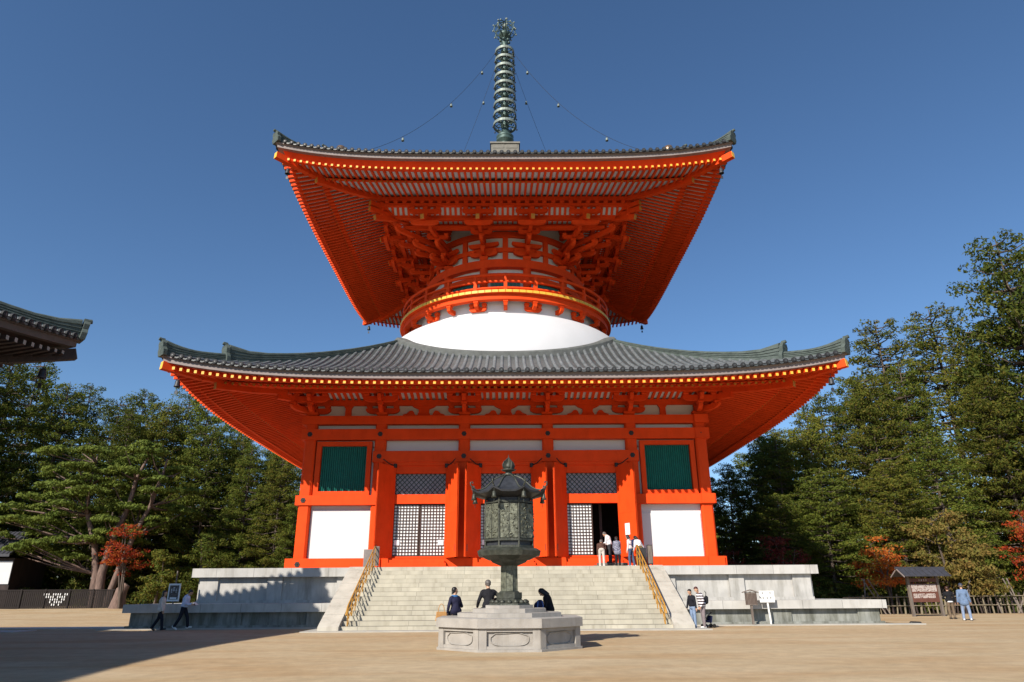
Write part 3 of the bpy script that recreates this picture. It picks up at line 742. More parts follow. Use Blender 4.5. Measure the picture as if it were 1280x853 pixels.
# ---- drum
m = MB(); m.lathe([(5.95, 21.1), (5.95, 28.0)], 72); m.build('drum_wall', WHITE, pag)
for (z0, z1, rr) in ((21.12, 21.4, 6.2), (22.75, 23.2, 6.25), (23.78, 24.42, 6.42), (25.15, 25.5, 6.15), (26.36, 26.8, 6.2)):
    m = MB(); m.lathe([(5.9, z0), (rr, z0), (rr, z1), (5.9, z1)], 72, sm=False); m.build('ring_beam', RED, pag)
m0 = None
for i in range(12):
    a = radians(15+30*i)-pi/2; x, y = 6.12*cos(a), 6.12*sin(a)
    if m0 is None:
        m = MB(); m.tube([(0, 0, 21.12), (0, 0, 23.9)], .3, 14); m0 = m.build('drum_post', RED, pag, loc=(x, y, 0))
    else: copy_part(m0, 0, (x, y, 0))
    # slatted window between posts, and middle strut
    b0, b1 = a+radians(5), a+radians(25); g = MB()
    for k in range(22):
        q = b0+(b1-b0)*k/21; g.beam((6.02*cos(q), 6.02*sin(q), 21.4), (6.02*cos(q), 6.02*sin(q), 22.76), .07, .07, 0)
    g.build('drum_window', GREEN, pag)
    q = a+radians(15); st = MB(); d = V((cos(q), sin(q), 0)); sd = V((-sin(q), cos(q), 0))
    st.prism([(-.2, 24.4), (.2, 24.4), (.2, 26.4), (-.2, 26.4)], d*6.02, sd, (0, 0, 1), d, .16); st.build('drum_strut', RED, pag)

# ---- upper bracket complexes
def arms(m, P, T, corner=False, main=True):
    P = V(P); T = V(T); d = (T-P); d.z = 0; Ln = d.length; d.normalize()
    if abs(T.x) > abs(T.y)-.01 and not corner: ax = V((0, 1, 0))
    elif corner: ax = V((-d.y, d.x, 0))
    else: ax = V((1, 0, 0))
    ot = V((-d.y, d.x, 0)); sq = V((ax.y, -ax.x, 0))
    wd_ = .24
    for j in range(1, 4):
        ln = Ln*j/4; zt_ = 24.55+.58*j
        m.prism([(-.2, 0), (-.2, -.32), (ln-.1, -.32), (ln+.12, -.24), (ln+.25, -.08), (ln+.28, 0)], P+V((0, 0, zt_)), d, (0, 0, 1), ot, wd_)
        e = P+d*ln+V((0, 0, zt_))
        block(m, e, ax, sq, .36, .2)
        if not corner and j == 2:
            boat(m, e+V((0, 0, .52)), ax, sq, .8, .28, .2)
            for x in (-.62, .62): block(m, e+ax*x+V((0, 0, .521)), ax, sq, .28, .15)
    # tail rafters
    z1 = 26.28
    e = P+d*(Ln+.42)
    m.beam((e.x, e.y, z1), (P.x, P.y, z1+.34*Ln), .28, .36, 0)
    m.beam((e.x+d.x*.015, e.y+d.y*.015, z1-.005), (e.x+d.x*.002, e.y+d.y*.002, z1-.001), .27, .35, 1)
    e2 = P+d*Ln*.985
    block(m, (e2.x, e2.y, z1+.3), ax, sq, .4, .18)
    if not corner:
        boat(m, (e2.x, e2.y, z1+.80), ax, sq, 1.15, .32, .26)
        boat(m, (e2.x, e2.y, z1-.10), ax, sq, 1.0, .3, .24)
        for x in (-.92, 0, .92): block(m, V((e2.x, e2.y, z1+.801))+ax*x, ax, sq, .34, .2)
    else:
        m.beam((e2.x, e2.y, z1+.2), (e2.x, e2.y, z1+1.4), .3, .3)
        for z_ in (26.9, 27.35):
            q = P+d*(Ln+.9); m.beam((q.x, q.y, z_-.1), (P.x, P.y, z_+.3), .28, .34, 0); m.beam((q.x+d.x*.015, q.y+d.y*.015, z_-.1), (q.x, q.y, z_-.1), .27, .33, 2)
for k in range(4):
    for (ang, T) in ((-15, (-1.9, -8.9, 0)), (15, (1.9, -8.9, 0))):
        a = radians(ang)-pi/2; m = MB()
        block(m, (6.15*cos(a), 6.15*sin(a), 24.42), (1, 0, 0), (0, 1, 0), .62, .3)
        tx = V((-sin(a), cos(a), 0)); rd = V((cos(a), sin(a), 0))
        boat(m, rd*6.2+V((0, 0, 25.12)), tx, rd, 1.05, .34, .26); boat(m, rd*6.2+V((0, 0, 25.85)), tx, rd, 1.15, .34, .26)
        for x in (-.85, .85): block(m, rd*6.2+tx*x+V((0, 0, 25.121)), tx, rd, .34, .2)
        arms(m, (6.05*cos(a), 6.05*sin(a), 0), T); m.xf(rotz(k)); m.build('upper_bracket', [RED, OCH, OCH], pag)
    m = MB(); a = radians(-45)-pi/2; P = (6.05*cos(a), 6.05*sin(a), 0)
    block(m, (P[0], P[1], 24.42), (1, 0, 0), (0, 1, 0), .66, .3)
    tx = V((-sin(a), cos(a), 0)); rd = V((cos(a), sin(a), 0))
    boat(m, rd*6.2+V((0, 0, 25.12)), tx, rd, 1.05, .34, .26); boat(m, rd*6.2+V((0, 0, 25.85)), tx, rd, 1.15, .34, .26)
    arms(m, P, (-5.7, -8.9, 0)); arms(m, P, (-8.9, -5.7, 0)); arms(m, P, (-8.85, -8.85, 0), corner=True)
    # braced cross-arms between the steps
    for dd, z_ in ((6.9, 25.75), (7.6, 26.25), (8.3, 26.75)):
        pass
    m.xf(rotz(k)); m.build('corner_bracket', [RED, OCH, OCH], pag)
for (d, z0, z1, w) in ((8.9, 27.72, 28.03, .3), (8.9, 27.30, 27.52, .26), (8.0, 26.78, 27.06, .28), (7.15, 26.42, 26.68, .26), (6.5, 26.75, 27.0, .26)):
    m = MB(); section_sweep(m, [(d-w/2, z0), (d+w/2, z0), (d+w/2, z1), (d-w/2, z1)], 0, 20, n=2)
    if z0 == 27.30:
        for i in range(28):
            x = -8.4+i*16.8/27; block(m, (x, -8.9, 27.521), (1, 0, 0), (0, 1, 0), .32, .2)
    o = m.build('frame_beam', RED, pag)
    for k in (1, 2, 3): copy_part(o, k*pi/2)
m = MB()
section_sweep(m, [(8.1, 27.02), (8.85, 27.5), (8.85, 27.54), (8.1, 27.06)], 0, 20, 1, n=2)
for i in range(46):
    x = -8.6+(i+.5)*17.2/46; m.beam((x, -8.84, 27.44), (x, -8.1, 26.98), .17, .09, 0)
section_sweep(m, [(5.9, 27.06), (8.0, 27.02), (8.0, 27.05), (5.9, 27.09)], 0, 20, 1, n=2)
for i in range(44):
    x = -8+(i+.5)*16/44; m.beam((x, -8.0, 27.0), (x, -5.95, 27.03), .12, .06, 0)
for d in (7.75, 7.5, 6.9, 6.7): m.box(-d, d, -d-.05, -d+.05, 26.93, 26.99, 0)
o = m.build('eave_ceiling', [RED, WHITE], pag)
for k in (1, 2, 3): copy_part(o, k*pi/2)
m = MB(); m.box(-8.7, 8.7, -8.7, 8.7, 28.2, 28.3); m.build('upper_ceiling', REDD, pag)

# ---- spire
m = MB(); m.box(-1.2, 1.2, -1.2, 1.2, 36.0, 38.2); m.box(-1.3, 1.3, -1.3, 1.3, 38.2, 38.36)
for s in (-1, 1):
    m.box(s*.58-.48, s*.58+.48, -1.23, -1.195, 37.75, 38.12)
m.build('spire_base', mat('grey_brown_bronze', (.17, .16, .135), .7, .15, 3, .2, 12), pag)
m = MB(); m.lathe([(.95, 38.36), (.72, 38.6), (.5, 38.85), (.5, 39.1), (.74, 39.25), (.78, 39.42), (.66, 39.5), (.74, 39.6), (.78, 39.75), (.6, 39.9), (.4, 40.1), (.3, 40.6), (.17, 41.2)], 24)
m.build('spire_pot', VERD, pag)
m = MB(); m.tube([(0, 0, 40.5), (0, 0, 52.2)], [.2, .12], 12); m.build('spire_pole', VERD, pag)
zs = [40.85, 41.95, 43.0, 44.1, 45.1, 46.1, 47.1, 48.1, 49.1]
for i, z in enumerate(zs):
    rr = 1.06-.02*i
    m = MB()
    m.lathe([(rr-.12, z), (rr, z), (rr, z+.26), (rr-.12, z+.26), (rr-.12, z)], 28, 0, sm=False)
    m.lathe([(.24, z-.12), (.36, z-.05), (.36, z+.28), (.22, z+.4)], 12, 1)
    for k in range(8):
        a = 2*pi*k/8+.2
        m.tube([(.3*cos(a), .3*sin(a), z+.1), (.6*cos(a+.15), .6*sin(a+.15), z+.2), (.75*cos(a-.1), .75*sin(a-.1), z+.02), ((rr-.06)*cos(a), (rr-.06)*sin(a), z+.12)], .055, 5, 1)
        m.tube([(.5*cos(a), .5*sin(a), z-.1), (.7*cos(a+.2), .7*sin(a+.2), z-.28), (.9*cos(a+.1), .9*sin(a+.1), z-.05)], .05, 5, 1)
        m.lathe([(.01, -.16), (.05, -.14), (.07, -.02), (.0, .05)], 6, 2, c=((rr+.03)*cos(a), (rr+.03)*sin(a), z-.08))
    m.build('spire_ring', [VERD_L, VERD, BRONZE_D], pag)
m = MB()
m.lathe([(.12, 49.7), (.3, 49.85), (.14, 50.0), (.33, 50.25), (.33, 50.45), (.12, 50.65), (.14, 50.9), (.5, 51.15), (.58, 51.35), (.5, 51.5), (.2, 51.6)], 16)
for k in range(6):
    a = 2*pi*k/6+.3
    m.lathe([(.0, -.16), (.12, -.1), (.14, .03), (.09, .12), (0, .16)], 8, 0, c=(.42*cos(a), .42*sin(a), 50.55))
m.lathe([(0, -.26), (.2, -.18), (.26, 0), (.2, .2), (.08, .36), (0, .6)], 14, 1, c=(0, 0, 52.35))
m.build('jewel', [VERD, VERD_L], pag)
m = MB()
for k in range(8):
    a = 2*pi*k/8+.2; cc, ss = cos(a), sin(a)
    m.tube([(.2*cc, .2*ss, 50.95), (.75*cc, .75*ss, 51.25), (1.05*cc, 1.05*ss, 51.75), (.95*cc, .95*ss, 52.3), (.5*cc, .5*ss, 52.75), (.1*cc, .1*ss, 52.9)], .055, 5)
    m.tube([(.2*cc, .2*ss, 52.1), (1.0*cc, 1.0*ss, 52.25)], .035, 5); m.tube([(.2*cc, .2*ss, 51.9), (1.0*cc, 1.0*ss, 51.6)], .035, 5)
    for z_, q in ((51.6, 1.12), (52.3, 1.08), (52.7, .66)):
        m.lathe([(0, -.1), (.07, -.05), (.085, .03), (0, .14)], 6, 1, c=(q*cc, q*ss, z_))
m.build('crown', [VERD, VERD_L], pag)
# chains with bells to the four hip ridges
for k in range(4):
    Rk = rotz(k)
    A = V((-.75, -.75, 48.7)); B = V((-11.35, -11.35, 29.9)); sag = 3.4
    def cp(t): return A.lerp(B, t)+V((0, 0, -sag*4*t*(1-t)*(.72 if t < .5 else .72)))
    m = MB(); m.tube([cp(i/24) for i in range(25)], .014, 5); m.xf(Rk); ch = m.build('chain', IRON, pag)
    for t in (.12, .35, .66):
        m = MB(); c = cp(t)
        m.tube([(c.x, c.y, c.z), (c.x, c.y, c.z-.12)], .02, 5); m.lathe([(.02, -.12), (.08, -.15), (.1, -.27), (.12, -.4), (.08, -.4)], 8, 1, c=c); m.xf(Rk); m.build('chain_bell', [IRON, VERD_L], ch)
    m = MB(); c = V((-11.35, -11.35, ztu(11.35)+.5)); m.lathe([(0, 0), (.16, .02), (.12, .3), (.3, .5), (.36, .75), (.28, 1.0), (0, 1.12)], 14, 0, c=c); m.xf(Rk); m.build('chain_anchor', mat('brass_anchor', (.22, .15, .1), .35, .2, 5, metal=.6) if k == 0 else bpy.data.materials['brass_anchor'], pag)
#SECTION2
# ------------------------------------------------------------------ lantern and its stone base
LX, LY = .08, -30.32
base = empty('lantern_base', 'octagonal carved granite base in the forecourt carrying the bronze lantern', 'stone base', (LX, LY, 0))
def octo(r_, k): a = pi/8+k*pi/4; return (r_*cos(a), r_*sin(a))
def octprism(m, apo, z0, z1, apo2=None, mi=0):
    r0 = apo/cos(pi/8); r1 = (apo2 or apo)/cos(pi/8)
    vs = [(*octo(r0, k), z0) for k in range(8)]+[(*octo(r1, k), z1) for k in range(8)]
    m.add(vs, [(k, (k+1) % 8, 8+(k+1) % 8, 8+k) for k in range(8)]+[tuple(range(8))[::-1], tuple(range(8, 16))], mi)
m = MB(); octprism(m, 1.88, .0, .58); m.build('core', STONE_B, base)
m = MB(); octprism(m, 2.0, -.03, .06); m.build('plinth', STONE_B, base)
m = MB(); octprism(m, 2.03, .575, .80, 2.03); octprism(m, 2.028, .801, .815, 2.0); m.build('top_slab', STONE_B, base)
for k in range(8):
    m = MB(); A = k*pi/4; n_ = V((cos(A), sin(A), 0)); t_ = V((-sin(A), cos(A), 0)); o = n_*1.9
    hw = 1.94*math.tan(pi/8)
    for q in (-hw+.1, hw-.1): m.beam(o+t_*q+V((0, 0, .061)), o+t_*q+V((0, 0, .574)), .2, .12, 0, up=tuple(n_))
    m.beam(o+t_*(-hw+.2)+V((0, 0, .1)), o+t_*(hw-.2)+V((0, 0, .1)), .1, .075, 0)
    m.beam(o+t_*(-hw+.2)+V((0, 0, .53)), o+t_*(hw-.2)+V((0, 0, .53)), .1, .085, 0)
    # cusped carved outline
    pts = []
    for i in range(41):
        a = 2*pi*i/40; ex = abs(cos(a))**.55*(1 if cos(a) > 0 else -1); ez = abs(sin(a))**.8*(1 if sin(a) > 0 else -1)
        if ez > .5: ez -= .16*abs(cos(3.5*a))
        pts.append(o+t_*(.50*ex)+V((0, 0, .31+.16*ez))+n_*.0)
    m.tube(pts, .011, 5, cap=False)
    m.build('carved_panel', STONE_B, base)
for i, (h, z0, z1) in enumerate(((1.46, .815, .925), (1.04, .925, 1.03), (.68, 1.03, 1.115))):
    m = MB(); c = .32 if i else .62
    h2 = h
    octprism(m, h2, z0-.001, z1); m.build('upper_step', STONE_B, base)
lan = empty('bronze_lantern', 'tall octagonal bronze lantern with upswept roof and flaming jewel on the stone base', 'lantern', (LX, LY, 1.115))
def rel(z): return z-1.115
m = MB()
for a0, z0, a1, z1 in ((.60, 1.115, .58, 1.16), (.54, 1.16, .36, 1.27), (.36, 1.27, .36, 1.3), (.37, 1.30, .37, 1.46), (.30, 1.46, .26, 1.5)): octprism(m, a0, rel(z0), rel(z1), a1)
for k in range(16):
    a = 2*pi*k/16; m.lathe([(0, -.06), (.075, -.02), (.08, .03), (0, .09)], 6, 0, c=(.5*cos(a), .5*sin(a), rel(1.19)))
m.build('foot', BRONZE, lan)
m = MB(); octprism(m, .235, rel(1.5), rel(2.2), .225)
for k in range(8):
    A = pi/8+k*pi/4; m.tube([(.25*cos(A), .25*sin(A), rel(1.5)), (.245*cos(A), .245*sin(A), rel(2.2))], .02, 5)
m.build('pillar', BRONZE_R, lan)
m = MB()
for a0, z0, a1, z1 in ((.26, 2.2, .5, 2.3), (.5, 2.3, .55, 2.36), (.6, 2.36, .84, 2.47), (.9, 2.47, .93, 2.60), (.93, 2.60, .80, 2.68)): octprism(m, a0, rel(z0), rel(z1), a1)
m.build('platform', BRONZE, lan)
m = MB(); octprism(m, .66, rel(2.68), rel(4.12), .66); m.build('fire_box', BRONZE_D, lan)
for k in range(8):
    A = k*pi/4; n_ = V((cos(A), sin(A), 0)); t_ = V((-sin(A), cos(A), 0)); hw = .7*math.tan(pi/8)
    m = MB(); o = n_*.69
    m.beam(o-t_*(hw-.04)+V((0, 0, rel(3.45))), o+t_*(hw-.04)+V((0, 0, rel(3.45))), .05, .98, 0)
    for z in (2.72, 2.91, 4.0): m.beam(o-t_*hw+V((0, 0, rel(z))), o+t_*hw+V((0, 0, rel(z))), .09, .06, 1)
    for s in (0, ): m.beam(o+n_*.03+V((0, 0, rel(2.95))), o+n_*.03+V((0, 0, rel(3.95))), .02, .02, 1, up=tuple(n_))
    rr_ = random.Random(k)
    for i in range(34):
        q = rr_.uniform(-hw+.07, hw-.07); z = rr_.uniform(3.0, 3.92); s_ = rr_.uniform(.02, .05); a = rr_.uniform(0, 6)
        p = o+n_*.028+t_*q+V((0, 0, rel(z)))
        m.tube([p-t_*s_*cos(a)*1.4-V((0, 0, s_*sin(a)*1.4)), p+n_*.02, p+t_*s_*cos(a+.7)+V((0, 0, s_*sin(a+.7)))], [s_*.25, s_*.45, s_*.2], 5, 0)
    m.build('relief_panel', [BRONZE_R, BRONZE], lan)
    A = pi/8+k*pi/4; rr = .755
    m = MB(); m.tube([(rr*cos(A), rr*sin(A), rel(2.68)), (rr*cos(A), rr*sin(A), rel(4.12))], .032, 6); m.build('corner_post', BRONZE, lan)
m = MB(); ns = 8; prof = [(1.19, 4.30), (1.05, 4.27), (.9, 4.33), (.76, 4.42), (.6, 4.58), (.44, 4.72), (.26, 4.81), (.12, 4.85)]
vs = []
for (rr, z) in prof:
    for k in range(8):
        for q in range(4):
            a0 = pi/8+k*pi/4; f_ = q/4; p0 = V((cos(a0), sin(a0), 0)); p1 = V((cos(a0+pi/4), sin(a0+pi/4), 0)); p = p0.lerp(p1, f_)*rr
            cor = (abs(f_-.5)*2)**3 if q else 1
            vs.append((p.x, p.y, rel(z)+.12*cor*(rr/1.19)**4-(.02 if rr > 1 else 0)))
nn = 32
m.add(vs, [(i*nn+k, i*nn+(k+1) % nn, (i+1)*nn+(k+1) % nn, (i+1)*nn+k) for i in range(len(prof)-1) for k in range(nn)], 0, False)
v2 = [(x*.99, y*.99, z-.05) for x, y, z in vs[:nn]]+[(.6*cos(pi/8+2*pi*k/nn), .6*sin(pi/8+2*pi*k/nn), rel(4.10)) for k in range(nn)]
m.add(vs[:nn]+v2[:nn], [(k, nn+k, nn+(k+1) % nn, (k+1) % nn) for k in range(nn)], 0)
m.add(v2, [(k, (k+1) % nn, nn+(k+1) % nn, nn+k) for k in range(nn)], 0)
rf = m.build('roof', BRONZE_D, lan)
for k in range(8):
    A = pi/8+k*pi/4; c, s = cos(A), sin(A)
    m = MB(); m.tube([(rr_*c, rr_*s, rel(z)+.12*(rr_/1.19)**4+.015) for rr_, z in prof]+[(.1*c, .1*s, rel(4.9))], .026, 6)
    m.tube([(1.17*c, 1.17*s, rel(4.44)), (1.24*c, 1.24*s, rel(4.50)), (1.25*c, 1.25*s, rel(4.58)), (1.18*c, 1.18*s, rel(4.6)), (1.17*c, 1.17*s, rel(4.55))], .022, 6)
    m.build('hip_scroll', BRONZE, rf)
    m = MB(); m.tube([(1.13*c, 1.13*s, rel(4.36)), (1.13*c, 1.13*s, rel(4.24))], .01, 4)
    m.lathe([(.02, 0), (.05, -.02), (.06, -.12), (.085, -.19), (.05, -.19)], 8, 0, c=(1.13*c, 1.13*s, rel(4.25))); m.tube([(1.13*c, 1.13*s, rel(4.1)), (1.13*c, 1.13*s, rel(3.93))], .008, 4)
    m.build('wind_bell', BRONZE, rf)
m = MB(); m.lathe([(.16, rel(4.84)), (.2, rel(4.87)), (.1, rel(4.93)), (.1, rel(4.97)), (.2, rel(5.0)), (.24, rel(5.03)), (.1, rel(5.06))], 12)
m.lathe([(.0, rel(5.03)), (.1, rel(5.08)), (.11, rel(5.16)), (.05, rel(5.25)), (0, rel(5.3))], 12)
for k in range(4):
    a = k*pi/2+.5; c, s = cos(a), sin(a)
    pts = [(.06, 5.03), (.19, 5.07), (.215, 5.17), (.17, 5.27), (.08, 5.34), (.0, 5.42)]
    m.tube([(q*c, q*s, rel(z)) for q, z in pts], .014, 5)
    m.prism([(q, rel(z)) for q, z in pts]+[(0, rel(5.2)), (.1, rel(5.13))], (0, 0, 0), (c, s, 0), (0, 0, 1), (-s, c, 0), .008)
m.tube([(0, 0, rel(5.25)), (0, 0, rel(5.5))], [.02, .008], 6)
m.build('flaming_jewel', BRONZE, lan)

# ------------------------------------------------------------------ neighbouring hall (its corner shows at the left edge)
hall = empty('temple_hall', 'dark old wooden temple hall whose tiled eave corner enters at the left edge', 'building', (-30.75, -40.0, 0))
HM = (TILE, TILEROW, RIDGE, mat('old_eave_board', (.10, .085, .08), .8, .2, 2), OLDWOOD, OLDWOOD, mat('faded_rafter_end', (.3, .28, .26), .8, .1, 3), mat('old_rafter_end', (.1, .08, .07), .8, .1, 3))
zh = lambda d: 9.3+7.6*(.5*(14-d)/13+.5*((14-d)/13)*abs((14-d)/13))
make_roof(hall, 14.0, 1.0, zh, 1.7, 1.6, .42, .42, 8.65, .2, 13.8, 12.0, 8.85, .25, 10.6, HM, 8.5, .5, 1.1, individual=False)
for k in range(4):
    m = MB(); m.box(-9.9, 9.9, -9.9, -9.7, 1.0, 9.0, 1)
    for z in (1.2, 4.6, 7.2, 8.4): m.box(-10.1, 10.1, -10.12, -9.85, z, z+.35, 0)
    m.xf(rotz(k)); m.build('wall', [OLDWOOD, mat('aged_plaster', (.45, .42, .38), .9, .1, 2) if k == 0 else bpy.data.materials['aged_plaster']], hall)
    for j in range(6):
        m = MB(); m.tube([(-10+j*4, -10, .6), (-10+j*4, -10, 9.2)], .24, 12); m.xf(rotz(k)); m.build('post', OLDWOOD, hall)
m = MB(); m.box(-12, 12, -12, 12, 0, 1.0); m.build('stone_floor', STONE_P, hall)

# ------------------------------------------------------------------ people
SKIN = mat('skin', (.50, .29, .19), .55, .05, 10)
HAIR = mat('black_hair', (.012, .010, .010), .45, .2, 30)
HAIRG = mat('grey_hair', (.10, .09, .085), .5, .3, 30)
def cloth(name, c, var=.15, extra=None): return mat(name, c, .85, var, 9, .3, 30, extra=extra, spec=.15)
def stripes(c2, scale=9.0):
    def ex(n, b, mx, tc, L):
        w = n.nodes.new('ShaderNodeTexWave'); w.bands_direction = 'Z'; w.inputs['Scale'].default_value = scale; w.inputs['Distortion'].default_value = .6; L(tc.outputs['Object'], w.inputs[0])
        g = n.nodes.new('ShaderNodeMath'); g.operation = 'GREATER_THAN'; g.inputs[1].default_value = .52; L(w.outputs['Fac'], g.inputs[0])
        m3 = n.nodes.new('ShaderNodeMix'); m3.data_type = 'RGBA'; L(g.outputs[0], m3.inputs[0]); L(mx.outputs[2], m3.inputs[6]); m3.inputs[7].default_value = (*c2, 1); L(m3.outputs[2], b.inputs['Base Color'])
    return ex
def checks(c2, scale=22):
    def ex(n, b, mx, tc, L):
        mp = n.nodes.new('ShaderNodeMapping'); mp.inputs['Rotation'].default_value = (.0, .78, .4); L(tc.outputs['Object'], mp.inputs[0])
        w = n.nodes.new('ShaderNodeTexChecker'); w.inputs['Scale'].default_value = scale; L(mp.outputs[0], w.inputs[0])
        m3 = n.nodes.new('ShaderNodeMix'); m3.data_type = 'RGBA'; L(w.outputs['Fac'], m3.inputs[0]); L(mx.outputs[2], m3.inputs[6]); m3.inputs[7].default_value = (*c2, 1); L(m3.outputs[2], b.inputs['Base Color'])
    return ex

def capsule(m, p, q, r0, r1, n=12, sc=None):
    p = V(p); q = V(q); d = q-p; Ln = d.length
    if Ln < 1e-5: d = V((0, 0, 1)); Ln = 1e-5
    d.normalize(); a = V((1, 0, 0)) if abs(d.x) < .8 else V((0, 1, 0)); a = (a-d*a.dot(d)).normalized(); b = d.cross(a)
    rings = []
    for i in range(1, 5): t = pi/2*(1-i/4); rings.append((p-d*r0*sin(t), r0*cos(t)))
    for i in range(0, 4): t = pi/2*(i/4); rings.append((q+d*r1*sin(t), r1*cos(t)))
    vs = [p-d*r0]
    for c, rr in rings:
        for k in range(n): t = 2*pi*k/n; vs.append(c+(a*cos(t)+b*sin(t))*rr)
    vs.append(q+d*r1); e = len(vs)-1; R_ = len(rings)
    if sc: 
        c = (p+q)/2; vs = [c+V(((v-c).x*sc[0], (v-c).y*sc[1], (v-c).z*sc[2])) for v in vs]
    fs = [(0, 1+(k+1) % n, 1+k) for k in range(n)]+[(1+i*n+k, 1+i*n+(k+1) % n, 1+(i+1)*n+(k+1) % n, 1+(i+1)*n+k) for i in range(R_-1) for k in range(n)]+[(1+(R_-1)*n+k, 1+(R_-1)*n+(k+1) % n, e) for k in range(n)]
    m.add(vs, fs, 0, True)
def fuse(m, name, mt, parent, vox, it=3):
    o = m.build(name, mt, None)
    rm = o.modifiers.new('r', 'REMESH'); rm.mode = 'VOXEL'; rm.voxel_size = vox; rm.use_smooth_shade = True
    sm = o.modifiers.new('s', 'SMOOTH'); sm.factor = .5; sm.iterations = it
    dg = bpy.context.evaluated_depsgraph_get(); dg.update()
    me = bpy.data.meshes.new_from_object(o.evaluated_get(dg)); old = o.data; o.modifiers.clear(); o.data = me; me.name = name; bpy.data.meshes.remove(old)
    o.parent = parent; return o

